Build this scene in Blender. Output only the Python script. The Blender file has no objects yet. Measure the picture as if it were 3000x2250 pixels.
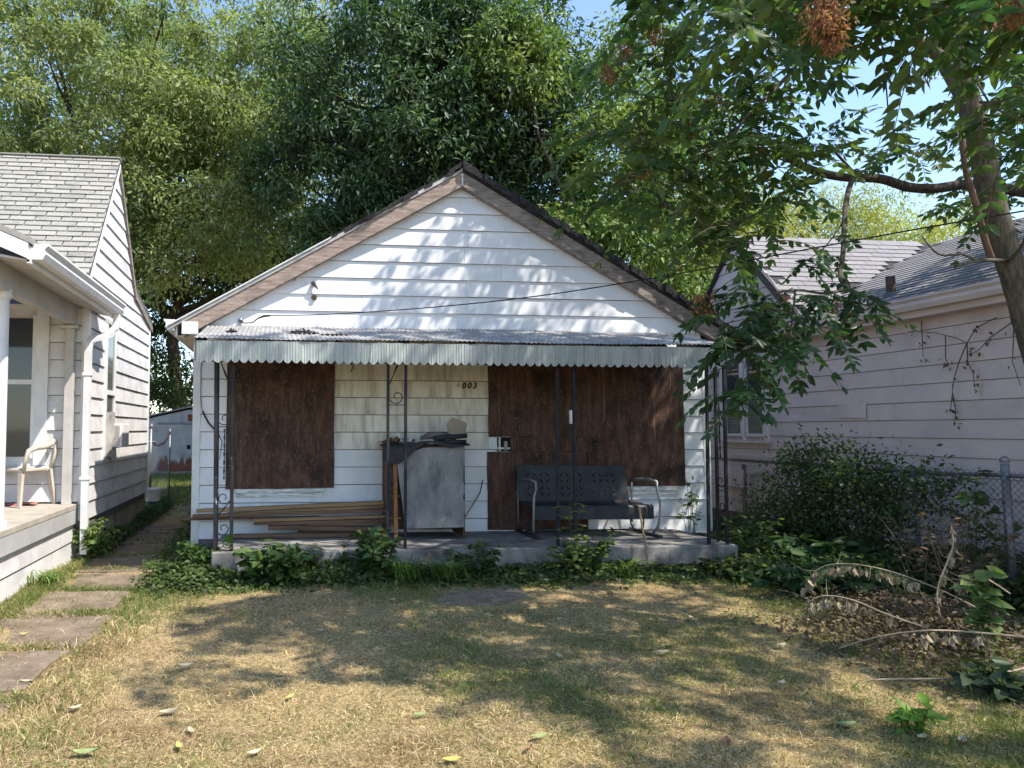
import bpy, bmesh, math, random
import numpy as np
from mathutils import Vector, Matrix

random.seed(11)
RNG = np.random.default_rng(11)
SC = bpy.context.scene
COL = SC.collection

# ------------------------------------------------------------------ camera
CAM_POS = np.array([1.02261, -8.50066, 1.6])
YAW, PITCH, ROLL, FPX, PPX = 0.100605, 0.0619123, 0.00227869, 2130.56, 1045.87
_fw = np.array([math.sin(YAW)*math.cos(PITCH), math.cos(YAW)*math.cos(PITCH), math.sin(PITCH)])
_rt = np.array([math.cos(YAW), -math.sin(YAW), 0.0])
_up = np.cross(_rt, _fw)
_r2 = math.cos(ROLL)*_rt + math.sin(ROLL)*_up
_u2 = -math.sin(ROLL)*_rt + math.cos(ROLL)*_up
cam_data = bpy.data.cameras.new('camera')
cam = bpy.data.objects.new('camera', cam_data)
COL.objects.link(cam)
cam.matrix_world = Matrix(((_r2[0], _u2[0], -_fw[0], CAM_POS[0]),
                           (_r2[1], _u2[1], -_fw[1], CAM_POS[1]),
                           (_r2[2], _u2[2], -_fw[2], CAM_POS[2]),
                           (0, 0, 0, 1)))
cam_data.sensor_width = 36.0
cam_data.lens = FPX/3000*36.0
cam_data.shift_x = (1500-PPX)/3000
cam_data.clip_start = 0.05
cam_data.clip_end = 2000
SC.camera = cam

# ------------------------------------------------------------------ world, sun, exposure
SUN_DIR = Vector((1.0, -0.75, 1.85)).normalized()      # towards the sun
w = bpy.data.worlds.new('World'); SC.world = w; w.use_nodes = True
wn = w.node_tree; bg = wn.nodes['Background']
sky = wn.nodes.new('ShaderNodeTexSky'); sky.sky_type = 'NISHITA'; sky.sun_disc = False
sky.sun_elevation = math.asin(SUN_DIR.z)
sky.sun_rotation = math.atan2(SUN_DIR.x, SUN_DIR.y)
sky.air_density = 1.0; sky.dust_density = 0.3; sky.ozone_density = 1.3
wn.links.new(sky.outputs[0], bg.inputs[0]); bg.inputs[1].default_value = 0.14
sun_data = bpy.data.lights.new('sun', 'SUN'); sun_data.energy = 3.7
sun_data.angle = math.radians(0.53); sun_data.color = (1.0, 0.94, 0.85)
sun = bpy.data.objects.new('sun', sun_data); COL.objects.link(sun)
sun.rotation_euler = (-SUN_DIR).to_track_quat('-Z', 'Y').to_euler()
sun.location = (12, -12, 20)
SC.view_settings.view_transform = 'Standard'
SC.view_settings.look = 'None'
SC.view_settings.exposure = 1.3
SC.view_settings.gamma = 1.0
SC.view_settings.use_curve_mapping = False
SC.render.engine = 'CYCLES'
SC.cycles.max_bounces = 8
SC.cycles.transparent_max_bounces = 8

# ------------------------------------------------------------------ helpers
def at(u, v, d):
    """point that the photograph shows at pixel (u, v), d metres in front of the camera"""
    r = _fw + _r2*(u-PPX)/FPX + _u2*(1125-v)/FPX
    return CAM_POS + r*d
def on_y(u, v, y):
    r = _fw + _r2*(u-PPX)/FPX + _u2*(1125-v)/FPX
    return CAM_POS + r*(y-CAM_POS[1])/r[1]
def on_z(u, v, z):
    r = _fw + _r2*(u-PPX)/FPX + _u2*(1125-v)/FPX
    return CAM_POS + r*(z-CAM_POS[2])/r[2]

def gz(x, y):
    """height of the ground"""
    x = np.asarray(x, float); y = np.asarray(y, float)
    n = 0.016*np.sin(1.9*x+0.7*y)+0.012*np.sin(-2.3*y+1.1*x+1.0)+0.007*np.sin(5.1*x+3.7*y)+0.006*np.sin(7.3*y-4.1*x)
    near = np.exp(-((np.asarray(x)-3)/14.0)**2-((y+3)/14.0)**2)
    return 0.13 + n*near

def link(o, parent=None):
    COL.objects.link(o)
    if parent is not None:
        o.parent = parent
        o.matrix_parent_inverse = PINV.get(parent.name) or Matrix.Identity(4)
    return o
PINV = {}
def thing(name, label, cat, loc=(0, 0, 0), group=None, parent=None, kind=None):
    o = bpy.data.objects.new(name, None); o.empty_display_size = 0.1
    o.location = loc
    COL.objects.link(o)
    PINV[o.name] = Matrix.Translation(-Vector(loc))
    if label: o['label'] = label
    if cat: o['category'] = cat
    if group: o['group'] = group
    if kind: o['kind'] = kind
    return o
def sub(name, parent):
    """an empty part that gathers its pieces, in the world frame"""
    o = bpy.data.objects.new(name, None); o.empty_display_size = 0.1
    link(o, parent); PINV[o.name] = Matrix.Identity(4)
    return o
def tag(o, label, cat, group=None, kind=None):
    o['label'] = label
    if cat: o['category'] = cat
    if group: o['group'] = group
    if kind: o['kind'] = kind
    return o

class MB:
    def __init__(s): s.v = []; s.f = []
    def add(s, vs, fs):
        n = len(s.v); s.v += [tuple(map(float, q)) for q in vs]
        s.f += [tuple(i+n for i in f) for f in fs]; return s
    def box(s, x0, x1, y0, y1, z0, z1):
        return s.add([(x0,y0,z0),(x1,y0,z0),(x1,y1,z0),(x0,y1,z0),(x0,y0,z1),(x1,y0,z1),(x1,y1,z1),(x0,y1,z1)],
                     [(3,2,1,0),(4,5,6,7),(0,1,5,4),(1,2,6,5),(2,3,7,6),(3,0,4,7)])
    def bar(s, a, b, wu, wv, up=(0, 0, 1), wu2=None, wv2=None):
        """box beam from a to b; wu across, wv along up"""
        a = Vector(a); b = Vector(b); t = (b-a).normalized(); u = Vector(up)
        r = t.cross(u)
        if r.length < 1e-4: r = t.cross(Vector((0, 1, 0)))
        r.normalize(); u = r.cross(t)
        vs = []
        for q, p_, q_ in ((a, wu, wv), (b, wu2 or wu, wv2 or wv)):
            for i, j in ((-1,-1),(1,-1),(1,1),(-1,1)): vs.append(q+r*(i*p_/2)+u*(j*q_/2))
        return s.add(vs, [(3,2,1,0),(4,5,6,7),(0,1,5,4),(1,2,6,5),(2,3,7,6),(3,0,4,7)])
    def tube(s, pts, rad, n=6, cap=True):
        pts = [Vector(q) for q in pts]; m = len(pts)
        if not hasattr(rad, '__len__'): rad = [rad]*m
        base = len(s.v); prev = None
        for i, q in enumerate(pts):
            t = (pts[min(i+1, m-1)]-pts[max(i-1, 0)])
            t = t.normalized() if t.length > 1e-9 else Vector((0, 0, 1))
            if prev is None:
                r = t.cross(Vector((0, 0, 1)))
                if r.length < 1e-3: r = t.cross(Vector((0, 1, 0)))
            else:
                r = prev - t*prev.dot(t)
            r.normalize(); prev = r; b = t.cross(r)
            for k in range(n):
                a = 2*math.pi*k/n
                s.v.append(tuple(q+(r*math.cos(a)+b*math.sin(a))*rad[i]))
        for i in range(m-1):
            for k in range(n):
                s.f.append((base+i*n+k, base+i*n+(k+1) % n, base+(i+1)*n+(k+1) % n, base+(i+1)*n+k))
        if cap:
            s.f.append(tuple(base+k for k in range(n-1, -1, -1)))
            s.f.append(tuple(base+(m-1)*n+k for k in range(n)))
        return s
    def prism(s, poly, d0, d1, axis='y'):
        """poly in the two other axes, extruded along axis from d0 to d1"""
        n = len(poly)
        def P(a, b, d):
            return {'y': (a, d, b), 'x': (d, a, b), 'z': (a, b, d)}[axis]
        vs = [P(a, b, d0) for a, b in poly]+[P(a, b, d1) for a, b in poly]
        fs = [tuple(range(n)), tuple(range(2*n-1, n-1, -1))]
        fs += [(i, i+n, (i+1) % n+n, (i+1) % n) for i in range(n)]
        return s.add(vs, fs)
    def build(s, name, mat, parent=None, smooth=False, bevel=0.0, seg=2):
        me = bpy.data.meshes.new(name); me.from_pydata(s.v, [], s.f)
        bm = bmesh.new(); bm.from_mesh(me)
        bmesh.ops.recalc_face_normals(bm, faces=bm.faces)
        if bevel:
            bmesh.ops.bevel(bm, geom=list(bm.edges), offset=bevel, segments=seg, affect='EDGES', profile=0.5, clamp_overlap=True)
        bm.to_mesh(me); bm.free()
        if smooth:
            for q in me.polygons: q.use_smooth = True
        if mat is not None: me.materials.append(mat)
        return link(bpy.data.objects.new(name, me), parent)

def inst(src, name, parent, mw):
    """another object that shares src's mesh"""
    o = bpy.data.objects.new(name, src.data); link(o, parent); o.matrix_basis = mw
    return o

# ------------------------------------------------------------------ materials
def ramp(nt, fac, stops):
    r = nt.nodes.new('ShaderNodeValToRGB'); e = r.color_ramp.elements
    while len(e) < len(stops): e.new(0.5)
    for q, (p_, c) in zip(e, stops):
        q.position = p_; q.color = (*c, 1) if len(c) == 3 else c
    nt.links.new(fac, r.inputs[0]); return r.outputs[0]
def noise(nt, vec, scale, detail=5, rough=0.6, stretch=None, dist=0.0):
    if stretch:
        mp = nt.nodes.new('ShaderNodeMapping'); mp.inputs['Scale'].default_value = stretch
        nt.links.new(vec, mp.inputs[0]); vec = mp.outputs[0]
    n = nt.nodes.new('ShaderNodeTexNoise'); n.inputs['Scale'].default_value = scale
    n.inputs['Detail'].default_value = detail; n.inputs['Roughness'].default_value = rough
    n.inputs['Distortion'].default_value = dist
    nt.links.new(vec, n.inputs['Vector']); return n.outputs[0]
def mixc(nt, fac, a, b, mode='MIX'):
    m = nt.nodes.new('ShaderNodeMix'); m.data_type = 'RGBA'; m.blend_type = mode
    if isinstance(fac, (int, float)): m.inputs[0].default_value = fac
    else: nt.links.new(fac, m.inputs[0])
    for q, i in ((a, 6), (b, 7)):
        if isinstance(q, tuple): m.inputs[i].default_value = (*q, 1)
        else: nt.links.new(q, m.inputs[i])
    return m.outputs[2]
def math_n(nt, op, a, b=None):
    m = nt.nodes.new('ShaderNodeMath'); m.operation = op; m.use_clamp = False
    for q, i in ((a, 0), (b, 1)):
        if q is None: continue
        if isinstance(q, (int, float)): m.inputs[i].default_value = q
        else: nt.links.new(q, m.inputs[i])
    return m.outputs[0]

def pm(name, c1, c2, scale=6.0, rough=0.75, bump=0.0, stretch=None, detail=6, lo=0.35, hi=0.65,
       rand=0.0, dirt=None, spec=0.25, metal=0.0, bscale=None, dist=0.0):
    """two-tone noise material; dirt = (colour, scale, stretch, from, to): a second layer of stains; rand varies it by object"""
    m = bpy.data.materials.new(name); m.use_nodes = True; nt = m.node_tree
    b = nt.nodes['Principled BSDF']
    tc = nt.nodes.new('ShaderNodeTexCoord')
    gm = nt.nodes.new('ShaderNodeNewGeometry')
    vec = gm.outputs['Position']
    oi = nt.nodes.new('ShaderNodeObjectInfo')
    if rand:
        sh = nt.nodes.new('ShaderNodeVectorMath'); sh.operation = 'ADD'
        cb = nt.nodes.new('ShaderNodeCombineXYZ')
        k = math_n(nt, 'MULTIPLY', oi.outputs['Random'], 37.0)
        nt.links.new(k, cb.inputs[0]); nt.links.new(k, cb.inputs[1])
        nt.links.new(vec, sh.inputs[0]); nt.links.new(cb.outputs[0], sh.inputs[1]); vec = sh.outputs[0]
    f = noise(nt, vec, scale, detail, 0.6, stretch, dist)
    col = ramp(nt, f, [(lo, c1), (hi, c2)])
    if dirt:
        dl = dirt if isinstance(dirt, list) else [dirt]
        for dc, dsc, dst, d0, d1 in dl:
            g = noise(nt, vec, dsc, 5, 0.65, dst)
            fac = ramp(nt, g, [(d0, (0, 0, 0)), (d1, (1, 1, 1))])
            col = mixc(nt, fac, col, dc)
    if rand:
        v = math_n(nt, 'ADD', math_n(nt, 'MULTIPLY', oi.outputs['Random'], 2*rand), 1-rand)
        hs = nt.nodes.new('ShaderNodeHueSaturation'); nt.links.new(v, hs.inputs['Value']); nt.links.new(col, hs.inputs['Color'])
        col = hs.outputs[0]
    nt.links.new(col, b.inputs['Base Color'])
    b.inputs['Roughness'].default_value = rough
    b.inputs['Specular IOR Level'].default_value = spec
    b.inputs['Metallic'].default_value = metal
    if bump:
        g = noise(nt, vec, bscale or scale*4, 6, 0.65, stretch)
        bp = nt.nodes.new('ShaderNodeBump'); bp.inputs['Strength'].default_value = bump; bp.inputs['Distance'].default_value = 0.02
        nt.links.new(g, bp.inputs['Height']); nt.links.new(bp.outputs[0], b.inputs['Normal'])
    return m

def leaf_mat(name, trans=0.35, rough=0.5, spec=0.35):
    m = bpy.data.materials.new(name); m.use_nodes = True; nt = m.node_tree
    b = nt.nodes['Principled BSDF']; out = nt.nodes['Material Output']
    a = nt.nodes.new('ShaderNodeAttribute'); a.attribute_name = 'Col'
    nt.links.new(a.outputs['Color'], b.inputs['Base Color'])
    b.inputs['Roughness'].default_value = rough; b.inputs['Specular IOR Level'].default_value = spec
    if trans:
        t = nt.nodes.new('ShaderNodeBsdfTranslucent')
        tc = mixc(nt, 1.0, a.outputs['Color'], (1.0, 1.12, 0.55), 'MULTIPLY')
        br = nt.nodes.new('ShaderNodeHueSaturation'); br.inputs['Value'].default_value = 1.5
        nt.links.new(tc, br.inputs['Color']); nt.links.new(br.outputs[0], t.inputs['Color'])
        mx = nt.nodes.new('ShaderNodeMixShader'); mx.inputs[0].default_value = trans
        nt.links.new(b.outputs[0], mx.inputs[1]); nt.links.new(t.outputs[0], mx.inputs[2])
        nt.links.new(mx.outputs[0], out.inputs[0])
    return m
def glass_mat(name, col, rough=0.05):
    m = bpy.data.materials.new(name); m.use_nodes = True; b = m.node_tree.nodes['Principled BSDF']
    b.inputs['Base Color'].default_value = (*col, 1); b.inputs['Roughness'].default_value = rough
    b.inputs['Specular IOR Level'].default_value = 0.6
    return m

M = {}
M['siding'] = pm('white_siding', (0.60,0.61,0.63), (0.70,0.70,0.705), 3, 0.45, 0.12, (1,1,1), rand=0.03, dirt=[((0.50,0.49,0.46), 5, (1.5,1,0.35), 0.60, 0.85)], spec=0.3, bscale=2.2)
M['siding_dirty'] = pm('stained_siding', (0.66,0.64,0.56), (0.76,0.74,0.66), 3, 0.6, 0.06, (1,1,1), rand=0.03,
                       dirt=[((0.42,0.38,0.30), 4.2, (1.9,1,0.25), 0.46, 0.66), ((0.34,0.31,0.25), 9.0, (2.0,1,0.2), 0.58, 0.8)])
M['trim_white'] = pm('white_trim', (0.58,0.575,0.57), (0.68,0.675,0.665), 5, 0.5, 0.05, rand=0.02, dirt=((0.5,0.48,0.44), 9, None, 0.62, 0.85))
M['wall_core'] = pm('wall_core', (0.10,0.095,0.09), (0.16,0.15,0.14), 4)  # kept dark so the gaps between boards draw the lap shadow lines
M['rake_l'] = pm('weathered_rake_wood', (0.19,0.14,0.115), (0.38,0.305,0.26), 5, 0.85, 0.35, (0.9,3,9), dirt=((0.13,0.10,0.09), 3, (1,1,2), 0.55, 0.75), dist=0.6)
M['rake_r'] = pm('grey_rake_wood', (0.15,0.125,0.11), (0.32,0.27,0.235), 6, 0.9, 0.35, (0.9,3,9), dirt=((0.07,0.06,0.055), 3, (1,1,2), 0.5, 0.75))
M['shingle_black'] = pm('black_shingle', (0.012,0.012,0.013), (0.045,0.043,0.045), 30, 0.95, 0.6)
M['drip'] = pm('roof_drip_edge', (0.30,0.30,0.29), (0.45,0.45,0.43), 8, 0.5, 0.1)
M['soffit'] = pm('soffit_paint', (0.52,0.47,0.38), (0.62,0.56,0.46), 4, 0.7)
M['plywood'] = pm('weathered_plywood', (0.052,0.028,0.020), (0.125,0.068,0.048), 9, 0.85, 0.5, (1.6,1,0.35), rand=0.05,
                  dirt=[((0.020,0.016,0.014), 3.2, (1,1,0.9), 0.48, 0.70), ((0.21,0.135,0.085), 5.5, (3.0,1,0.16), 0.60, 0.76), ((0.20,0.14,0.10), 48, (1,1,0.5), 0.57, 0.72), ((0.016,0.012,0.01), 40, (1.2,1,0.6), 0.60, 0.72)])
M['awning_top'] = pm('awning_metal', (0.21,0.205,0.20), (0.34,0.335,0.33), 4, 0.7, 0.0, (1,1,1), dirt=[((0.17,0.15,0.14), 7, (2.5,0.6,1), 0.48, 0.74), ((0.16,0.12,0.10), 14, None, 0.68, 0.8)])
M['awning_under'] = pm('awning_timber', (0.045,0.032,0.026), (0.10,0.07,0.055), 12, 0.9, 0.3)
M['valance'] = pm('valance_metal', (0.245,0.28,0.28), (0.37,0.395,0.38), 4, 0.5, 0.0, (2.5,1,0.4), rand=0.07,
                  dirt=[((0.44,0.45,0.37), 9, (3,1,0.4), 0.54, 0.72), ((0.13,0.15,0.16), 22, (4,1,0.15), 0.60, 0.78)])
M['iron'] = pm('black_iron', (0.011,0.012,0.015), (0.025,0.026,0.032), 12, 0.6, 0.15, (3,3,0.8), dirt=[((0.45,0.45,0.46), 10, (2,2,0.5), 0.66, 0.72)])
M['concrete'] = pm('porch_concrete', (0.15,0.142,0.132), (0.26,0.247,0.23), 5, 0.9, 0.35, dirt=[((0.065,0.06,0.055), 3.5, None, 0.50, 0.72), ((0.34,0.325,0.30), 12, None, 0.62, 0.78)])
M['number'] = pm('number_black', (0.012,0.012,0.012), (0.02,0.02,0.02), 5, 0.5)
M['number_ghost'] = pm('number_ghost', (0.33,0.31,0.27), (0.40,0.38,0.33), 20, 0.8)
M['dark'] = pm('dark_void', (0.008,0.008,0.008), (0.015,0.014,0.014), 5, 0.9)
M['sill_paint'] = pm('peeling_sill', (0.40,0.39,0.36), (0.72,0.72,0.70), 7, 0.7, 0.4, (1,1,9), lo=0.40, hi=0.55)
M['galv'] = pm('galvanised_steel', (0.15,0.158,0.17), (0.24,0.25,0.265), 14, 0.45, 0.1, metal=0.55)
M['cable'] = pm('black_cable', (0.012,0.012,0.014), (0.02,0.02,0.022), 5, 0.6)
M['foundation'] = pm('foundation_concrete', (0.36,0.31,0.22), (0.50,0.44,0.33), 3, 0.9, 0.3, (1,1,0.5), dirt=((0.16,0.15,0.10), 4, (1,1,0.4), 0.56, 0.78))
# ------------------------------------------------------------------ ground
def build_ground():
    xs = np.unique(np.concatenate([np.linspace(-600, -30, 12), np.linspace(-30, -4, 14), np.arange(-4, 12, 0.16), np.linspace(12, 40, 14), np.linspace(40, 600, 12)]))
    ys = np.unique(np.concatenate([np.linspace(-600, -40, 10), np.linspace(-40, -9, 12), np.arange(-9, 4, 0.16), np.linspace(4, 40, 20), np.linspace(40, 600, 12)]))
    X, Y = np.meshgrid(xs, ys); Z = gz(X, Y)
    v = np.stack([X.ravel(), Y.ravel(), Z.ravel()], 1); nx = len(xs); ny = len(ys)
    i = np.arange((nx-1)*(ny-1)); r = i//(nx-1); c = i % (nx-1); a = r*nx+c
    f = np.stack([a, a+1, a+nx+1, a+nx], 1)
    me = bpy.data.meshes.new('ground'); me.from_pydata(v.tolist(), [], f.tolist())
    for q in me.polygons: q.use_smooth = True
    m = bpy.data.materials.new('lawn_soil'); m.use_nodes = True; nt = m.node_tree; b = nt.nodes['Principled BSDF']
    g = nt.nodes.new('ShaderNodeNewGeometry'); vec = g.outputs['Position']
    straw = ramp(nt, noise(nt, vec, 42, 8, 0.75), [(0.30, (0.12,0.085,0.045)), (0.5, (0.33,0.24,0.125)), (0.72, (0.52,0.40,0.22))])
    green = ramp(nt, noise(nt, vec, 60, 6, 0.7), [(0.3, (0.035,0.045,0.016)), (0.7, (0.11,0.125,0.045))])
    fac = ramp(nt, noise(nt, vec, 2.6, 7, 0.75), [(0.50, (0,0,0)), (0.72, (1,1,1))])
    soil = ramp(nt, noise(nt, vec, 25, 6, 0.7), [(0.3, (0.07,0.05,0.035)), (0.7, (0.18,0.14,0.10))])
    sf = ramp(nt, noise(nt, vec, 1.3, 4, 0.6), [(0.60, (0,0,0)), (0.72, (1,1,1))])
    col = mixc(nt, fac, straw, green); col = mixc(nt, sf, col, soil)
    nt.links.new(col, b.inputs['Base Color']); b.inputs['Roughness'].default_value = 0.95; b.inputs['Specular IOR Level'].default_value = 0.1
    bp = nt.nodes.new('ShaderNodeBump'); bp.inputs['Strength'].default_value = 0.7; bp.inputs['Distance'].default_value = 0.03
    nt.links.new(noise(nt, vec, 35, 8, 0.75), bp.inputs['Height']); nt.links.new(bp.outputs[0], b.inputs['Normal'])
    me.materials.append(m)
    o = bpy.data.objects.new('ground', me); COL.objects.link(o); o['kind'] = 'structure'
    o['label'] = 'dry patchy front lawn and yard soil'
build_ground()

M['path'] = pm('path_concrete', (0.125,0.092,0.065), (0.235,0.18,0.13), 3.5, 0.95, 0.4, dirt=[((0.27,0.215,0.16), 10, None, 0.56, 0.74), ((0.06,0.045,0.035), 5, None, 0.58, 0.75)], bscale=30)
path = bpy.data.objects.new('path', None); COL.objects.link(path); path['kind'] = 'structure'; PINV['path'] = Matrix.Identity(4)
y = -6.1
for k in range(10):
    L = 0.80+0.12*math.sin(k*2.1); xl, xr = (-1.06+0.04*math.sin(k*1.7), -0.30+0.05*math.cos(k*2.3))
    if k < 4: xl += 0.02; xr -= 0.035*(4-k)
    pts = []
    for a, b, c, d in ((xl, y, xr, y), (xr, y, xr, y+L), (xr, y+L, xl, y+L), (xl, y+L, xl, y)):
        for t in (0.0, 0.25, 0.5, 0.75):
            pts.append((a+(c-a)*t+random.uniform(-0.035, 0.035), b+(d-b)*t+random.uniform(-0.035, 0.035)))
    zt = float(gz((xl+xr)/2, y+L/2))+0.011+0.005*math.sin(k*3)
    MB().prism(pts, zt-0.09, zt, 'z').build('paving_slab', M['path'], path, bevel=0.008, seg=1)
    y += L+0.07+0.05*abs(math.sin(k*1.3))

# ------------------------------------------------------------------ lap siding
def lapboard(parent, O, U, N, u0b, u1b, u0t, u1t, z0, z1, mat, out=0.015, name='siding_board', gap=0.007):
    z0 += gap; z1 = max(z1-0.005, z0+0.002)
    O = Vector(O); U = Vector(U); N = Vector(N); Z = Vector((0, 0, 1))
    def P(u, n, z): return O+U*u+N*n+Z*z
    vs = [P(u0b,0,z0), P(u1b,0,z0), P(u1b,out,z0), P(u0b,out,z0), P(u0t,0,z1), P(u1t,0,z1), P(u1t,0.002,z1), P(u0t,0.002,z1)]
    mb = MB().add(vs, [(0,1,2,3),(4,7,6,5),(3,2,6,7),(0,4,5,1),(0,3,7,4),(1,5,6,2)])
    return mb.build(name, mat, parent)

# ================================================================== white boarded-up house
W = 6.233; AX, AZ = 3.137, 4.69; SL = 0.575       # width, apex, roof slope
house = thing('white_house', 'small white gabled house with boarded windows and scalloped awning over its porch', 'house', (W/2, 0, 0.13))
wall = MB()
wall.prism([(0.004,0.13),(W-0.004,0.13),(W-0.004,2.72),(AX,AZ-0.14),(0.004,2.72)], 0.006, 9.0, 'y')
wall = wall.build('wall', M['wall_core'], house)
def gable_x(z):
    """left and right limits of the front wall at height z"""
    if z <= 2.80: return 0.07, W-0.07
    d = (AZ-0.05-z)/SL
    return max(0.0, AX-d), min(W, AX+d)
zb = 0.3436; k = 0
while zb < 4.5:
    z1 = min(zb+0.206, 4.60)
    a0, a1 = gable_x(zb); b0, b1 = gable_x(z1)
    if zb < 2.79 < z1: b0, b1 = a0, a1
    m_ = M['siding_dirty'] if 1.35 < zb < 2.6 else M['siding']
    if zb >= 2.6 or zb < 1.1:
        gp_ = 0.002 if zb > 2.6 else 0.007; dz = random.uniform(-0.002, 0.002)
        if a1-a0 > 2.6:
            q = a0+(a1-a0)*random.uniform(0.25, 0.75); q = min(max(q, b0+0.2), b1-0.2)
            lapboard(wall, (0,0,0), (1,0,0), (0,-1,0), a0, q-0.0012, b0, q-0.0012, zb+dz, z1+dz, m_, 0.021, gap=gp_)
            lapboard(wall, (0,-0.002,0), (1,0,0), (0,-1,0), q+0.0012, a1, q+0.0012, b1, zb-dz, z1-dz, m_, 0.021, gap=gp_)
        else:
            lapboard(wall, (0,0,0), (1,0,0), (0,-1,0), a0, a1, b0, b1, zb, z1, m_, 0.021, gap=gp_)
    else:   # the stained porch wall is clad in three lengths
        for (q0, q1, mm) in ((a0, 1.62, M['siding']), (1.622, 3.452, m_), (3.454, a1, M['siding'])):
            lapboard(wall, (0,0,0), (1,0,0), (0,-1,0), q0, q1, q0, q1, zb, z1, mm, 0.021)
    zb += 0.203; k += 1
for x0, x1 in ((-0.012, 0.075), (W-0.075, W+0.012)):
    MB().box(x0, x1, -0.022, 0.05, 0.30, 2.69).build('corner_board', M['trim_white'], house, bevel=0.004)

# roof and gable trim
def rake(x_end, z_end, side, mat, y0, y1):
    n = Vector((-SL, 1)).normalized() if side < 0 else Vector((SL, 1)).normalized()
    th = 0.155
    a = (x_end, z_end); b = (AX, AZ)
    pts = [(a[0], a[1]), (b[0], b[1]), (b[0], b[1]-th*math.sqrt(1+SL*SL)), (a[0]+ (0.0), a[1]-th*math.sqrt(1+SL*SL))]
    return MB().prism(pts, y0, y1, 'y').build('rake_board', mat, house, bevel=0.003)
zl = AZ-SL*(AX+0.11); zr = AZ-SL*(6.385-AX)
rl = rake(-0.11, zl, -1, M['rake_l'], -0.108, -0.018); rl['label'] = 'sun bleached brown rake board'
rr = rake(6.385, zr, 1, M['rake_r'], -0.1075, -0.0175); rr['label'] = 'grey weathered rake board'
MB().box(AX-0.008, AX+0.008, -0.113, -0.106, AZ-0.175, AZ-0.02).build('apex_strip', M['sill_paint'], house)
roof = sub('roof', house)
for sgn, xe in ((-1, -0.30), (1, 6.56)):
    ze = AZ-SL*abs(xe-AX)
    pts = [(xe, ze+0.002), (AX, AZ+0.002), (AX, AZ+0.045), (xe, ze+0.045)]
    MB().prism(pts, -0.122 if sgn < 0 else -0.135, 9.3, 'y').build('roof_deck', M['drip'] if sgn < 0 else M['shingle_black'], roof)
# ragged shingle edges along the rakes
def ragged(sgn, t0, t1, th, name, mat, y0):
    mb = MB(); n = int(abs(t1-t0)/0.085)
    for i in range(n):
        xa = t0+(t1-t0)*i/n; xb = t0+(t1-t0)*(i+1.08)/n
        za = AZ-SL*abs(xa-AX)+0.045; zb_ = AZ-SL*abs(xb-AX)+0.045
        h0 = th*random.uniform(0.6, 1.2); yy = y0+random.uniform(-0.025, 0.03)
        drop = random.uniform(0.0, 0.035)
        mb.add([(xa,yy,za-drop),(xb,yy,zb_-drop),(xb,0.3,zb_),(xa,0.3,za),(xa,yy,za+h0),(xb,yy,zb_+h0*0.8),(xb,0.3,zb_+h0),(xa,0.3,za+h0)],
               [(3,2,1,0),(4,5,6,7),(0,1,5,4),(1,2,6,5),(2,3,7,6),(3,0,4,7)])
    return mb.build(name, mat, roof)
ragged(1, AX, 6.58, 0.075, 'shingle_edge', M['shingle_black'], -0.16)
ragged(-1, AX-0.02, 1.55, 0.035, 'shingle_edge', M['shingle_black'], -0.138)
MB().prism([(AX-0.16, AZ-0.03), (AX, AZ+0.055), (AX+0.17, AZ-0.03), (AX+0.17, AZ+0.015), (AX, AZ+0.115), (AX-0.16, AZ+0.01)], -0.15, 9.3, 'y').build('ridge_cap', M['shingle_black'], roof)
pts = [(-0.30, AZ-SL*(AX+0.30)+0.047), (1.56, AZ-SL*(AX-1.56)+0.047), (1.56, AZ-SL*(AX-1.56)+0.062), (-0.30, AZ-SL*(AX+0.30)+0.062)]
MB().prism(pts, -0.14, 0.6, 'y').build('drip_edge', M['trim_white'], roof)
# eave: soffit, box return, gutter
MB().box(-0.20, 0.0, 0.0, 9.0, 2.655, 2.675).build('soffit', M['soffit'], house)
MB().box(-0.215, -0.195, -0.06, 9.0, 2.655, 2.83).build('eave_fascia', M['trim_white'], house)
MB().box(-0.135, 0.045, -0.15, -0.012, 2.672, 2.815).build('cornice_return', M['trim_white'], house, bevel=0.004)
gp = [(-0.22,2.845),(-0.22,2.72),(-0.30,2.715),(-0.325,2.77),(-0.318,2.80),(-0.345,2.832),(-0.345,2.85),(-0.335,2.85),(-0.335,2.835),(-0.31,2.80),(-0.315,2.77),(-0.295,2.722),(-0.228,2.727),(-0.228,2.845)]
g = MB().prism(gp, -0.10, 9.2, 'y').build('gutter', M['trim_white'], house)
MB().prism([(-0.221,2.842),(-0.221,2.721),(-0.30,2.716),(-0.324,2.77),(-0.317,2.80),(-0.342,2.832),(-0.342,2.848)], -0.104, -0.099, 'y').build('gutter_end_cap', M['trim_white'], g)
MB().box(6.45, 6.56, -0.02, 9.2, 2.68, 2.79).build('gutter', M['trim_white'], house)

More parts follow.
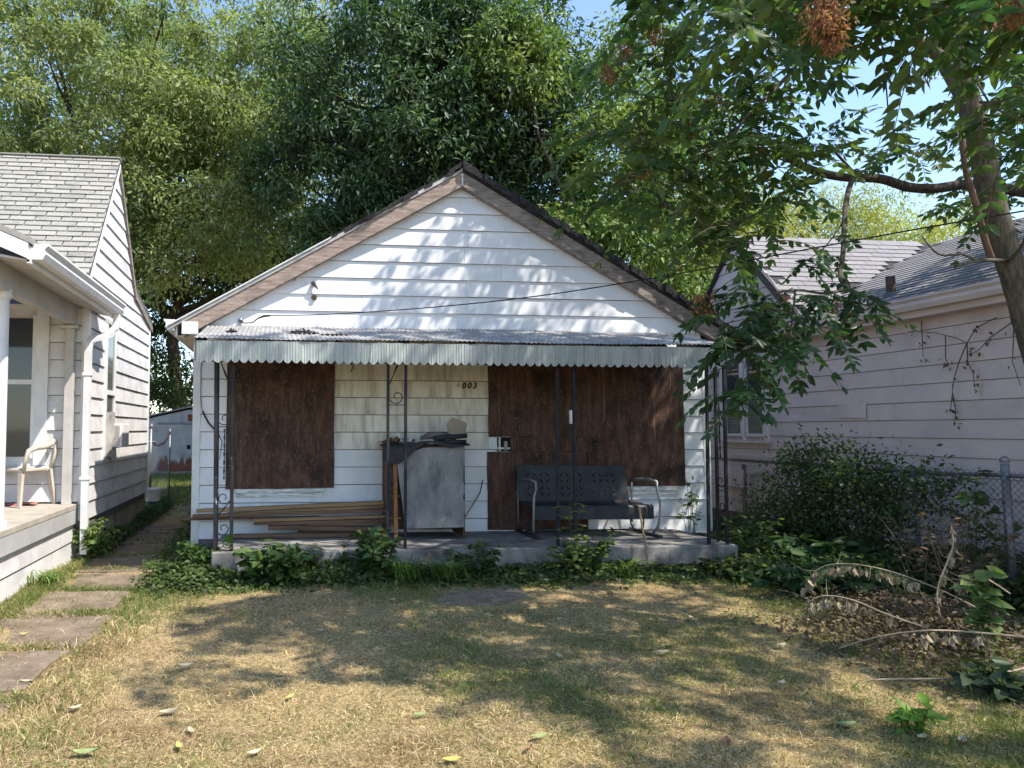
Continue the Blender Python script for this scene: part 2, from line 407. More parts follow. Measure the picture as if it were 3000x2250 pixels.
# plywood over door and windows, sills
def ply(name, x0, x1, z0, z1, y=-0.035, label=None):
    pts = []
    for a, b, c, d in ((x0,z0,x1,z0),(x1,z0,x1,z1),(x1,z1,x0,z1),(x0,z1,x0,z0)):
        for t in (0, .2, .4, .6, .8): pts.append((a+(c-a)*t+random.uniform(-.004,.004), b+(d-b)*t+random.uniform(-.006,.006)))
    o = MB().prism(pts, y, y+0.016, 'y').build(name, M['plywood'], house)
    if label: o['label'] = label
    return o
ply('plywood_panel', 0.372, 1.612, 0.915, 2.62, -0.034, 'dark brown plywood over the window')
ply('plywood_panel', 3.455, 4.672, 1.512, 2.62, -0.034, 'dark brown plywood over the top of the door')
ply('plywood_panel', 3.716, 4.672, 1.337, 1.510, -0.0335)
MB().box(3.725, 5.88, -0.0235, -0.0225, 0.93, 2.6).build('dark_backing_sheet', M['dark'], house)  # dark sheet added behind the plywood, stands in for shade in its seams
MB().box(3.45, 4.655, -0.0235, -0.0225, 0.43, 0.925).build('dark_backing_sheet', M['dark'], house)
ply('plywood_panel', 3.436, 4.664, 0.412, 1.336, -0.034, 'dark brown plywood over the foot of the door')
ply('plywood_panel', 4.674, 5.903, 0.922, 2.62, -0.0345, 'dark brown plywood over the window beside the door')
MB().box(3.56, 3.716, -0.019, -0.014, 1.34, 1.508).build('door_gap', M['dark'], house)
MB().box(3.575, 3.60, -0.027, -0.015, 1.345, 1.505).build('door_jamb', M['sill_paint'], house)
MB().box(3.64, 3.685, -0.03, -0.015, 1.35, 1.46).build('lock_plate', M['galv'], house, bevel=0.004)
for x0, x1 in ((0.47, 1.505), (5.15, 5.805)):
    s_ = MB().box(x0, x1, -0.05, -0.012, 0.868, 0.912).build('window_sill', M['sill_paint'], house, bevel=0.004)
    MB().box(x0+0.02, x1-0.012, -0.036, -0.012, 0.818, 0.866).build('apron', M['sill_paint'], s_, bevel=0.003)

# house number
def glyph(ch, x, z, h, mat, shear=0.22, parent=house, name='house_number', y=-0.020, ext=0.004, off=0.0):
    cu = bpy.data.curves.new('glyph', 'FONT'); cu.body = ch; cu.size = h/0.70; cu.extrude = ext; cu.shear = shear; cu.offset = off
    o = bpy.data.objects.new('glyph', cu); COL.objects.link(o)
    dg = bpy.context.evaluated_depsgraph_get()
    me = bpy.data.meshes.new_from_object(o.evaluated_get(dg)); bpy.data.objects.remove(o)
    me.materials.clear(); me.materials.append(mat)
    n = bpy.data.objects.new(name, me); link(n, parent)
    n.matrix_basis = Matrix.Translation((x, y, z)) @ Matrix.Rotation(math.pi/2, 4, 'X')
    return n
glyph('4', 3.055, 2.092, 0.066, M['number_ghost'], off=-0.001)['label'] = 'faint ghost of a missing number 4'
for i, ch in enumerate('003'):
    glyph(ch, 3.132+i*0.066, 2.088, 0.068, M['number'], off=0.0025)

# little things on the gable
MB().tube([(1.36,-0.02,3.31),(1.36,-0.06,3.30),(1.40,-0.065,3.25),(1.41,-0.06,3.235)], [0.03,0.026,0.01,0.008], 8).build('bracket_stub', M['awning_under'], house)
MB().tube([(1.37,-0.01,3.145),(1.37,-0.05,3.142)], [0.035,0.028], 8).build('bracket_stub', M['awning_under'], house)
MB().box(1.135,1.15,-0.04,-0.01,3.34,3.40).build('bracket_stub', M['rake_r'], house)

# porch slab
slab = MB().box(0.335, 5.77, -1.245, 0.0, 0.20, 0.40)
slab = slab.build('porch_slab', M['concrete'], house, bevel=0.014)
MB().box(0.55, 5.55, -1.05, 0.0, -0.1, 0.20).build('porch_foundation', M['foundation'], house)

# awning
awn = sub('awning', house)
def awz(y): return 2.80+(2.487-2.80)*(-y/1.32)
n = 900; xs = np.linspace(0.15, 5.75, n+1); vs = []; fs = []
yy = [0.0, -0.33, -0.66, -0.99, -1.32]
for j, y in enumerate(yy):
    for i, x in enumerate(xs):
        sag = 0.006*math.sin(x*2.2+y*3)
        vs.append((x, y-(0.006*math.sin(x*11)+0.004*math.sin(x*37) if j == 4 else 0), awz(y)+0.0042*math.sin(2*math.pi*x/0.048)+sag))
for j in range(4):
    for i in range(n):
        a = j*(n+1)+i; fs.append((a, a+1, a+n+2, a+n+1))
MB().add(vs, fs).build('roof_sheet', M['awning_top'], awn, smooth=True)
# (thin sheet given a body by a second skin below)
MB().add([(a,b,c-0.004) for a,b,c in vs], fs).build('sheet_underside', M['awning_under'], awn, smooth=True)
MB().box(0.165, 5.735, -1.300, -1.262, 2.40, 2.466).build('front_beam', M['awning_under'], awn)
for x in np.linspace(0.20, 5.70, 9):
    MB().bar((x, -0.01, awz(-0.01)-0.045), (x, -1.26, awz(-1.26)-0.045), 0.035, 0.06).build('rafter', M['awning_under'], awn)
# scalloped valance: strips with a rounded foot and a shallow corrugation
PITCH_V = 0.0852
def valance_mesh(idx):
    zt, zb, sc = 2.463, 2.285, 0.040
    mb = MB(); cols = 9; vs = []; fs = []
    for i in range(cols):
        u = i/(cols-1); x = (u-0.5)*PITCH_V*1.02
        foot = zb-sc*(math.sin(math.pi*u)**0.8 if 0 < u < 1 else 0)
        yv = 0.0035*math.cos(3*2*math.pi*u)
        vs += [(x, yv, zt), (x, yv, foot), (x, yv+0.004, zt), (x, yv+0.004, foot)]
    for i in range(cols-1):
        a = i*4; b = a+4
        fs += [(a, a+1, b+1, b), (a+2, b+2, b+3, a+3), (a+1, a+3, b+3, b+1), (a, b, b+2, a+2)]
    mb.add(vs, fs); return mb
vm = valance_mesh(0).build('valance_strip', M['valance'], awn, smooth=False)
nfront = 65; x0v = 0.165+PITCH_V/2
vm.matrix_basis = Matrix.Translation((x0v, -1.312, 0))
for i in range(1, nfront):
    inst(vm, 'valance_strip', awn, Matrix.Translation((x0v+i*PITCH_V, -1.312+random.uniform(-0.002, 0.002), random.uniform(-0.003, 0.003))))
for xx in (0.158, 5.742):
    for i in range(13):
        y = -1.262+i*PITCH_V; dz = awz(y)-2.49+0.01
        inst(vm, 'valance_strip', awn, Matrix.Translation((xx, y, dz)) @ Matrix.Rotation(math.pi/2, 4, 'Z'))
MB().bar((0.158,-1.30,2.452), (0.158,-0.14,awz(-0.14)-0.03), 0.012, 0.03).build('side_trim', M['awning_under'], awn)
MB().bar((5.742,-1.30,2.452), (5.742,-0.14,awz(-0.14)-0.03), 0.012, 0.03).build('side_trim', M['awning_under'], awn)

# wrought-iron columns
def spiral(c, r0, turns, start, plane='x', sgn=1, n=26, ax=(1, 0, 0)):
    ax = Vector(ax); pts = []
    for i in range(n+1):
        t = i/n; a = start+sgn*turns*2*math.pi*t; r = r0*(1-0.78*t)
        pts.append(Vector(c)+ax*(r*math.cos(a))+Vector((0, 0, 1))*(r*math.sin(a)))
    return pts
def column(posts, scroll_a, scroll_b, zlo=0.40, zhi=2.46, seq=(), name='porch_column', th=0.03):
    c = sub(name, house)
    for (xb, yb, xt, yt, z0) in posts:
        MB().bar((xb, yb, z0), (xt, yt, zhi), th, th, up=(0, 1, 0)).build('post', M['iron'], c, bevel=0.003, seg=1)
    a = Vector(scroll_a); b = Vector(scroll_b)
    ax = (b-a).normalized(); wd = (b-a).length; mid = (a+b)/2
    R = 0.0055
    for kind, z in seq:
        if kind == 'bar':
            MB().bar(a+Vector((0,0,z)), b+Vector((0,0,z)), 0.009, 0.009).build('cross_bar', M['iron'], c)
        elif kind == 'c_up':
            pts = spiral(mid+Vector((0,0,z)), wd*0.46, 1.15, math.pi*1.0, sgn=1, ax=ax); MB().tube(pts, R, 5).build('scroll', M['iron'], c, smooth=True)
        elif kind == 'c_down':
            pts = spiral(mid+Vector((0,0,z)), wd*0.46, 1.15, 0.0, sgn=-1, ax=ax); MB().tube(pts, R, 5).build('scroll', M['iron'], c, smooth=True)
        elif kind == 'twist':
            zz0, zz1 = z; mb = MB(); n = 40; vs = []
            for i in range(n+1):
                t = i/n; zc = zz0+(zz1-zz0)*t; an = t*(zz1-zz0)*38
                for q in range(4):
                    aa = an+q*math.pi/2; rr_ = 0.010 if q % 2 == 0 else 0.005
                    vs.append(mid+ax*(rr_*math.cos(aa))+Vector((0, rr_*math.sin(aa), zc)))
            fs = [(i*4+q, i*4+(q+1) % 4, i*4+4+(q+1) % 4, i*4+4+q) for i in range(n) for q in range(4)]
            mb.add(vs, fs).build('twisted_bar', M['iron'], c)
        elif kind == 'diag':
            z0, z1 = z
            p0 = a+Vector((0,0,z0)); p1 = b+Vector((0,0,z1)); pm_ = (p0+p1)/2
            MB().tube([p0, p0.lerp(p1, .35), pm_, p0.lerp(p1, .65), p1], [R, R, 0.011, R, R], 5).build('brace', M['iron'], c, smooth=True)
        elif kind == 'ring':
            pts = [mid+ax*(0.26*wd*math.cos(t)+z[1]*wd)+Vector((0,0,z[0]+0.26*wd*math.sin(t))) for t in np.linspace(0, 2*math.pi, 15)]
            MB().tube(pts, 0.004, 5).build('ring', M['iron'], c, smooth=True)
    return c
column([(0.366,-1.17,0.350,-1.17,0.40), (0.362,-1.02,0.352,-1.02,0.40), (0.522,-1.17,0.519,-1.17,0.40)],
       (0.364,-1.17,0), (0.52,-1.17,0),
       seq=[('bar',1.62),('bar',1.02),('twist',(1.10,1.60)),('c_up',1.70),('c_down',0.92),('c_up',0.62),('bar',0.56),('ring',(0.47,-0.25)),('ring',(0.47,0.25)),('diag',(0.72,0.90)),('diag',(2.35,1.95))], th=0.036)
column([(2.073,-1.17,2.084,-1.17,0.40), (2.254,-1.17,2.266,-1.17,0.40)], (2.08,-1.17,0), (2.26,-1.17,0),
       seq=[('bar',1.845),('c_up',1.93),('diag',(2.02,2.45)),('bar',0.55)], th=0.029)
column([(3.848,-1.17,3.866,-1.17,0.40), (4.036,-1.17,4.043,-1.17,0.55)], (3.86,-1.17,0), (4.04,-1.17,0), seq=[('bar',2.30)], th=0.028)
column([(5.502,-1.15,5.530,-1.15,0.40), (5.706,-1.15,5.727,-1.15,0.40), (5.706,-0.99,5.727,-0.99,0.40)],
       (5.706,-1.15,0), (5.706,-0.99,0), seq=[('bar',1.30),('bar',0.95),('twist',(1.30,1.9)),('c_up',1.05),('c_down',0.78),('bar',0.6)], th=0.03)
pt = MB().box(3.99,4.008,-1.205,-1.16,1.66,1.80).build('number_plate', M['trim_white'], house, bevel=0.003)

# service wire insulator
ins = MB().tube([(0.52,-0.01,2.855),(0.52,-0.075,2.85)], [0.028,0.03], 10).build('wire_anchor', M['galv'], house, smooth=True)
MB().tube([(0.52,-0.07,2.85),(0.56,-0.10,2.815),(0.66,-0.11,2.82),(0.72,-0.12,2.87),(0.79,-0.13,2.895),(0.86,-0.15,2.90)], [0.007,0.007,0.007,0.008,0.014,0.012], 6).build('wire_loop', M['cable'], ins, smooth=True)
# loose wire hanging on the left corner of the porch wall
MB().tube([(0.10,-0.03,2.60),(0.075,-0.035,2.3),(0.08,-0.04,1.95),(0.10,-0.045,1.80)], 0.004, 5).build('loose_wire', M['cable'], house, smooth=True)
MB().tube([(0.10,-0.045,1.80),(0.17,-0.05,1.67),(0.28,-0.055,1.55),(0.33,-0.06,1.45),(0.30,-0.05,1.25)], [0.011,0.011,0.009,0.005,0.004], 6).build('loose_wire', M['cable'], house, smooth=True)
MB().tube([(3.38,-0.03,1.0),(3.33,-0.07,0.85),(3.15,-0.12,0.6),(3.02,-0.16,0.42)], [0.006,0.006,0.006,0.005], 6).build('loose_wire', M['cable'], house, smooth=True)
MB().tube([(1.77,-0.06,2.42),(1.80,-0.06,2.36),(1.83,-0.05,2.33),(1.80,-0.05,2.27)], 0.005, 5).build('loose_wire', M['cable'], house, smooth=True)
# ================================================================== neighbour on the left: white house with a light shingle roof
LX = -1.25; LFY = 0.15; LBY = 4.0; FL = -9.0
M['siding_side'] = pm('left_house_siding', (0.52,0.505,0.495), (0.63,0.61,0.595), 2.2, 0.5, 0.08, rand=0.03, dirt=[((0.41,0.40,0.40), 2.6, (1,1,1.4), 0.48, 0.72), ((0.62,0.61,0.60), 9, (2,2,0.4), 0.64, 0.8)])
M['shingle_light'] = pm('light_shingle', (0.255,0.245,0.22), (0.35,0.335,0.30), 60, 0.95, 0.5, rand=0.10, dirt=[((0.19,0.185,0.17), 3, None, 0.52, 0.75)])
M['shingle_line'] = pm('shingle_felt', (0.07,0.067,0.062), (0.10,0.095,0.09), 30, 0.95)
M['porch_grey'] = pm('porch_floor_paint', (0.30,0.27,0.225), (0.40,0.36,0.30), 4, 0.85, 0.2)
M['porch_band'] = pm('porch_band_paint', (0.33,0.325,0.315), (0.40,0.39,0.38), 3, 0.7, 0.1)
M['beam_paint'] = pm('porch_beam_paint', (0.40,0.375,0.35), (0.49,0.46,0.43), 4, 0.7, 0.1, dirt=((0.38,0.35,0.32), 6, None, 0.6, 0.8))
M['blue_ceiling'] = pm('blue_ceiling_paint', (0.08,0.11,0.28), (0.11,0.15,0.34), 4)
M['window_dark'] = glass_mat('window_glass', (0.05,0.055,0.06), 0.04)
M['window_green'] = glass_mat('window_glass_side', (0.10,0.11,0.09), 0.05)
M['blind'] = pm('window_blind', (0.16,0.18,0.155), (0.22,0.24,0.20), 5, 0.6)
lh = thing('neighbour_house', 'white neighbouring house with pale shingle roof and a raised porch, cut by the frame', 'house', (LX, LFY, 0.13))
KY, KZ = 1.471, 5.205      # ridge
lw = MB().prism([(LFY,0.45),(LBY,0.45),(LBY,3.30),(2.72,3.62),(KY,5.10),(LFY,3.36)], FL, LX-0.004, 'x').build('wall', M['wall_core'], lh)
def l_top(y):
    """underside of the roof at depth y"""
    if y < KY: return 3.40+(y-LFY)*(KZ-0.02-3.42)/(KY-LFY)
    if y < 2.70: return KZ-0.02+(y-KY)*(3.66-KZ)/(2.70-KY)
    return 3.64+(y-2.70)*(3.33-3.66)/(LBY-2.70)
def l_span(z):
    y0 = LFY+0.07 if z < 3.40 else LFY+(z-3.40)*(KY-LFY)/(KZ-3.42)
    if z < 3.30: y1 = LBY
    elif z < 3.64: y1 = 2.70+(3.64-z)/0.33*1.3
    else: y1 = KY+(KZ-0.02-z)*(2.70-KY)/(KZ-3.66)
    return y0, max(y1, y0+0.01)
z = 0.545
while z < 5.05:
    z1 = min(z+0.206, 5.12); a0, a1 = l_span(z); b0, b1 = l_span(z1)
    if z < 3.4 <= z1: b0 = a0
    if z < 3.2:
        q = random.uniform(1.7, 3.4)
        lapboard(lw, (LX,0,0), (0,1,0), (1,0,0), a0, q-0.0015, b0, q-0.0015, z, z1, M['siding_side'], 0.021)
        lapboard(lw, (LX+0.002,0,0), (0,1,0), (1,0,0), q+0.0015, a1, q+0.0015, b1, z, z1, M['siding_side'], 0.021)
    else:
        lapboard(lw, (LX,0,0), (0,1,0), (1,0,0), a0, a1, b0, max(b1, b0+0.005), z, z1, M['siding_side'], 0.021)
    z += 0.203
MB().box(LX-0.05, LX+0.028, LFY-0.02, LFY+0.07, 0.55, 3.40).build('corner_board', M['trim_white'], lh, bevel=0.004)
MB().box(LX-0.05, LX+0.026, LBY-0.07, LBY+0.02, 0.45, 3.34).build('corner_board', M['trim_white'], lh, bevel=0.004)
z = 0.76
while z < 3.2:
    lapboard(lw, (0,LFY,0), (1,0,0), (0,-1,0), FL, LX-0.05, FL, LX-0.05, z, z+0.206, M['siding_side'], 0.021); z += 0.203
fd = MB().box(FL, LX-0.03, LFY+0.02, LBY, -0.1, 0.56).build('foundation', M['foundation'], lh)
MB().box(LX-0.032, LX-0.018, 1.02, 1.20, 0.40, 0.545).build('foundation_vent', M['dark'], fd)
for yj in (0.95, 1.9, 2.75, 3.45):
    MB().box(LX-0.0305, LX-0.026, yj, yj+0.012, 0.05, 0.55).build('joint', M['shingle_line'], fd)
# roof with its shingles laid one by one on the front slope
lroof = sub('roof', lh)
sl = math.hypot(KY-LFY+0.12, KZ-3.26)
ey, ez = LFY-0.10, KZ-(KY-LFY+0.10)*(KZ-3.417)/(KY-0.131)
pts = [(ey, ez), (KY, KZ), (2.70, 3.70), (LBY+0.12, 3.36), (LBY+0.12, 3.44), (2.70, 3.78), (KY, KZ+0.09), (ey, ez+0.09)]
pts = [(ey, ez), (KY, KZ-0.02), (2.70, 3.66), (LBY+0.12, 3.33), (LBY+0.12, 3.40), (2.70, 3.735), (KY, KZ+0.055), (ey, ez+0.06)]
MB().prism(pts, FL, LX+0.035, 'x').build('roof_deck', M['shingle_line'], lroof)
MB().prism([(KY-0.02,KZ-0.10),(2.68,3.56),(LBY+0.10,3.23),(LBY+0.10,3.325),(2.70,3.655),(KY,KZ-0.025)], LX+0.004, LX+0.045, 'x').build('rake_trim', M['rake_r'], lroof)
MB().prism([(ey,ez-0.09),(KY,KZ-0.11),(KY,KZ-0.022),(ey,ez-0.002)], LX+0.005, LX+0.042, 'x').build('rake_trim', M['trim_white'], lroof)
dirv = Vector((0, KY-ey, KZ+0.055-(ez+0.06))); Ls = dirv.length; dirv.normalize()
nrm = Vector((0, -dirv.z, dirv.y))
rows = 25; ex = Ls/rows
sm = MB().box(-0.1455, 0.1455, 0, ex*1.25, 0, 0.011).build('shingle', M['shingle_light'], lroof)
basis = Matrix((( 1, 0, 0, 0), (0, dirv.y, nrm.y, 0), (0, dirv.z, nrm.z, 0), (0, 0, 0, 1)))
first = True
for r in range(rows):
    p0 = Vector((0, ey, ez+0.06))+dirv*(ex*r)
    off = (0.0, 0.20, 0.09)[r % 3]
    k = -1
    while True:
        x = LX+0.035-0.152-off-k*0.305
        if x-0.14 > LX+0.035: k += 1; continue
        if x < LX-1.75: break
        if x+0.15 > LX+0.04:
            w_ = LX+0.04-(x-0.15); 
            mw = Matrix.Translation((x-0.15+w_/2, p0.y, p0.z)) @ basis @ Matrix.Translation((0,0,0.017)) @ Matrix.Rotation(-0.014/ex, 4, 'X') @ Matrix.Diagonal((w_/0.298, 1, 1, 1))
        else:
            mw = Matrix.Translation((x, p0.y, p0.z)) @ basis @ Matrix.Translation((0,0,0.017+random.uniform(0, 0.003))) @ Matrix.Rotation(-0.014/ex, 4, 'X')
        if first: sm.matrix_basis = mw; first = False
        else: inst(sm, 'shingle', lroof, mw)
        k += 1
sag = MB().box(FL, LX+0.04, KY-0.06, KY+0.06, KZ+0.05, KZ+0.068).build('ridge_cap', M['shingle_light'], lroof)

# side window with the air conditioner below it
win = sub('side_window', lh)
y0, y1, z0, z1 = 1.02, 1.42, 1.25, 2.86
MB().box(LX-0.02, LX+0.024, y0, y1, z0, z1).build('pane', M['window_green'], win)
for a, b, c, d, n_ in ((y0-0.09, y0, z0-0.05, z1+0.08, 'jamb'), (y1, y1+0.07, z0-0.05, z1+0.08, 'jamb')):
    MB().box(LX, LX+0.04, a, b, c, d).build(n_, M['trim_white'], win, bevel=0.003)
MB().box(LX, LX+0.05, y0, y1, 2.03, 2.09).build('meeting_rail', M['trim_white'], win, bevel=0.003)
MB().box(LX, LX+0.045, y0-0.09, y1+0.07, z1+0.08, z1+0.13).build('head_trim', M['beam_paint'], win, bevel=0.003)
ac = MB().box(LX+0.01, LX+0.20, 1.18, 1.60, 1.36, 1.66).build('air_conditioner', M['trim_white'], win, bevel=0.008)
for i in range(14):
    MB().box(LX+0.04, LX+0.17, 1.170, 1.181, 1.385+i*0.019, 1.394+i*0.019).build('louvre', M['beam_paint'], ac)
M['plastic_wrap'] = pm('plastic_wrap', (0.30,0.29,0.27), (0.52,0.50,0.47), 9, 0.2, 0.6, (1,1,0.4), spec=0.6)
vs = []; fs = []
for i in range(9):
    t = i/8
    for j in range(5):
        s_ = j/4
        vs.append((LX+0.03+0.09*math.sin(math.pi*s_)*(1-0.3*t)+0.012*math.sin(9*t+7*s_), 0.98+0.36*s_*(0.55+0.45*math.sin(math.pi*(0.25+0.75*t)))+0.02*math.sin(t*8), 1.80-0.58*t+0.02*math.sin(s_*6)))
for i in range(8):
    for j in range(4): fs.append((i*5+j, i*5+j+1, i*5+j+6, i*5+j+5))
MB().add(vs, fs).build('plastic_wrap', M['plastic_wrap'], ac, smooth=True)

# front window on the porch
fwn = sub('front_window', lh)
MB().box(-2.80, -1.82, LFY-0.026, LFY+0.02, 1.28, 2.86).build('pane', M['window_dark'], fwn)
MB().box(-1.84, -1.80, LFY-0.045, LFY, 1.26, 2.90).build('sash_stile', M['trim_white'], fwn, bevel=0.003)
MB().box(-2.80, -1.84, LFY-0.044, LFY, 2.10, 2.155).build('meeting_rail', M['trim_white'], fwn, bevel=0.003)
MB().box(-1.80, -1.66, LFY-0.05, LFY, 1.18, 2.98).build('casing', M['trim_white'], fwn, bevel=0.004)
MB().box(-2.9, -1.66, LFY-0.05, LFY, 2.985, 3.10).build('casing', M['trim_white'], fwn, bevel=0.004)
MB().box(-2.9, -1.62, LFY-0.09, LFY, 1.12, 1.17).build('window_sill', M['trim_white'], fwn, bevel=0.004)
# porch floor, skirt, pilaster, column, roof
MB().box(-6, -1.30, -3.6, LFY+0.02, 0.69, 0.745).build('porch_floor', M['porch_grey'], lh, bevel=0.004)
MB().box(-6, -1.304, -3.6, LFY+0.0, 0.525, 0.688).build('porch_band', M['porch_band'], lh, bevel=0.004)
for i, (a, b) in enumerate(((0.325, 0.524), (0.10, 0.322))):
    lapboard(lh, (-1.345,0,0), (0,1,0), (1,0,0), -3.6, LFY-0.02, -3.6, LFY-0.02, a, b, M['siding_side'], 0.014, 'skirt_board')
MB().box(-6, -1.35, -3.55, LFY-0.03, 0.0, 0.53).build('porch_core', M['wall_core'], lh)
MB().box(-1.46, -1.365, LFY-0.11, LFY-0.02, 0.745, 2.74).build('pilaster', M['beam_paint'], lh, bevel=0.004)
MB().box(-1.53, -1.32, LFY-0.14, LFY-0.015, 2.74, 2.78).build('pilaster_cap', M['beam_paint'], lh, bevel=0.004)
cpos = at(-6, 1200, 6.3)
colm = MB().tube([(cpos[0],cpos[1],0.745),(cpos[0],cpos[1],0.80),(cpos[0],cpos[1],0.81),(cpos[0],cpos[1],2.72),(cpos[0],cpos[1],2.74),(cpos[0],cpos[1],2.80),(cpos[0],cpos[1],2.86)], [0.10,0.10,0.075,0.065,0.085,0.085,0.07], 20).build('porch_column', M['trim_white'], lh, smooth=False)
proof = sub('porch_roof', lh)
# beam along the porch edge, soffit, gutter
MB().box(-1.47, -1.36, -2.35, LFY, 2.79, 3.02).build('beam', M['beam_paint'], proof, bevel=0.004)
MB().box(-6, -1.472, -2.35, -2.24, 2.79, 3.02).build('beam', M['beam_paint'], proof, bevel=0.004)
MB().add([(-1.47,-2.40,3.03),(-1.05,-2.40,2.955),(-1.05,0.55,2.955),(-1.47,0.55,3.03),(-1.47,-2.40,3.05),(-1.05,-2.40,2.975),(-1.05,0.55,2.975),(-1.47,0.55,3.05)],
         [(3,2,1,0),(4,5,6,7),(0,1,5,4),(1,2,6,5),(2,3,7,6),(3,0,4,7)]).build('soffit', M['beam_paint'], proof)
MB().box(-6, -1.48, -2.24, LFY-0.02, 3.02, 3.04).build('ceiling', M['blue_ceiling'], proof)
MB().box(-1.075, -1.045, -2.40, 0.60, 2.945, 3.09).build('eave_fascia', M['trim_white'], proof, bevel=0.003)
PSL = 0.42
MB().prism([(-1.03,3.10),(-3.6,3.10+PSL*2.57),(-3.6,3.16+PSL*2.57),(-1.03,3.15)], -2.45, 0.20, 'y').build('roof_deck', M['shingle_light'], proof)
MB().prism([(-1.05,2.975),(-3.6,2.975+PSL*2.55),(-3.6,3.10+PSL*2.57),(-1.05,3.10)], -2.455, -2.415, 'y').build('gable_fascia', M['trim_white'], proof)
MB().prism([(-1.46,3.03),(-3.6,3.03),(-3.6,3.0+PSL*2.5),(-1.5,3.12)], -2.36, -2.30, 'y').build('gable_board', M['trim_white'], proof)
gp = [(0,0.13),(0,0),(0.085,0),(0.11,0.05),(0.10,0.085),(0.13,0.115),(0.13,0.135),(0.122,0.135),(0.122,0.118),(0.092,0.085),(0.102,0.05),(0.08,0.008),(0.008,0.008),(0.008,0.13)]
gt = MB().prism([(a-1.045, b+2.985) for a, b in gp], -2.36, 0.62, 'y').build('gutter', M['trim_white'], proof)
MB().prism([(a-1.045, b+2.985) for a, b in ((0.001,0.128),(0.001,0.001),(0.084,0.001),(0.108,0.05),(0.098,0.085),(0.128,0.115),(0.128,0.133))], -2.364, -2.359, 'y').build('end_cap', M['trim_white'], gt)
MB().prism([(a-1.045, b+2.985) for a, b in ((0.001,0.128),(0.001,0.001),(0.084,0.001),(0.108,0.05),(0.098,0.085),(0.128,0.115),(0.128,0.133))], 0.619, 0.624, 'y').build('end_cap', M['trim_white'], gt)
# downspout with its elbows
def rect_tube(pts, wx, wy):
    mb = MB(); vs = []; n = len(pts); prev = None
    for i, q in enumerate(pts):
        t = (pts[min(i+1,n-1)]-pts[max(i-1,0)]).normalized(); s_ = Vector((1,0,0)) if abs(t.x) < 0.8 else Vector((0,1,0))
        s_ = (s_-t*s_.dot(t)).normalized(); u_ = t.cross(s_)
        for a, b in ((-1,-1),(1,-1),(1,1),(-1,1)): vs.append(q+s_*(a*wx/2)+u_*(b*wy/2))
    fs = [(i*4+k, i*4+(k+1) % 4, i*4+4+(k+1) % 4, i*4+4+k) for i in range(n-1) for k in range(4)]
    fs += [(3,2,1,0), ((n-1)*4, (n-1)*4+1, (n-1)*4+2, (n-1)*4+3)]
    return mb.add(vs, fs)
dpts = [Vector(q) for q in ((-1.0,0.50,2.99),(-1.0,0.50,2.88),(-1.01,0.48,2.80),(-1.05,0.40,2.73),(-1.10,0.28,2.68),(-1.17,0.13,2.64),(-1.20,0.07,2.58),(-1.205,0.05,2.48),(-1.205,0.05,1.6),(-1.205,0.05,0.8),(-1.20,0.05,0.19))]
ds = rect_tube(dpts, 0.075, 0.06).build('downspout', M['trim_white'], lh)
for zz in (1.02, 2.2):
    MB().box(-1.262, -1.158, 0.012, 0.088, zz, zz+0.035).build('strap', M['trim_white'], ds, bevel=0.003)

# ================================================================== neighbour on the right: grey-pink house
RX = 8.236
M['siding_pink'] = pm('right_house_siding', (0.56,0.475,0.455), (0.65,0.555,0.53), 1.6, 0.55, 0.12, rand=0.02, dirt=[((0.46,0.41,0.42), 1.4, None, 0.50, 0.8), ((0.30,0.25,0.23), 7, (1,1.5,0.25), 0.62, 0.85)], bscale=1.5)
M['shingle_grey'] = pm('grey_shingle', (0.20,0.19,0.193), (0.28,0.266,0.27), 50, 0.95, 0.5, rand=0.09)
M['shingle_grey_felt'] = pm('grey_shingle_felt', (0.035,0.033,0.035), (0.05,0.048,0.05), 40, 0.95)
rh = thing('pink_grey_house', 'grey pink neighbouring house with sided wall and grey shingle roof', 'house', (RX, 0, 0.13))
rw = MB()
rw.box(RX+0.004, 15.0, -7, 9.0, -0.1, 3.02)
rw.prism([(0.83,3.0),(3.93,3.0),(2.38,4.61)], RX+0.006, 11.0, 'x')
rw = rw.build('wall', M['wall_core'], rh)
z = 0.295
while z < 3.0:
    for (a, b) in ((-7.0, -0.75+0.9*math.sin(z*9)), (-0.75+0.9*math.sin(z*9)+0.002, 9.0)):
        lapboard(rw, (RX,0,0), (0,1,0), (-1,0,0), a, b, a, b, z, min(z+0.206, 3.05), M['siding_pink'], 0.016, gap=0.004)
    z += 0.203
while z < 4.6:     # cross gable
    d0 = (4.70-z)/0.70; d1 = (4.70-min(z+0.206, 4.68))/0.70
    d0 = (4.72-z)*0.96; d1 = (4.72-min(z+0.206, 4.70))*0.96
    lapboard(rw, (RX,0,0), (0,1,0), (-1,0,0), 2.38-d0, 2.38+d0, 2.38-d1, 2.38+d1, z, min(z+0.206, 4.70), M['siding_pink'], 0.014); z += 0.203
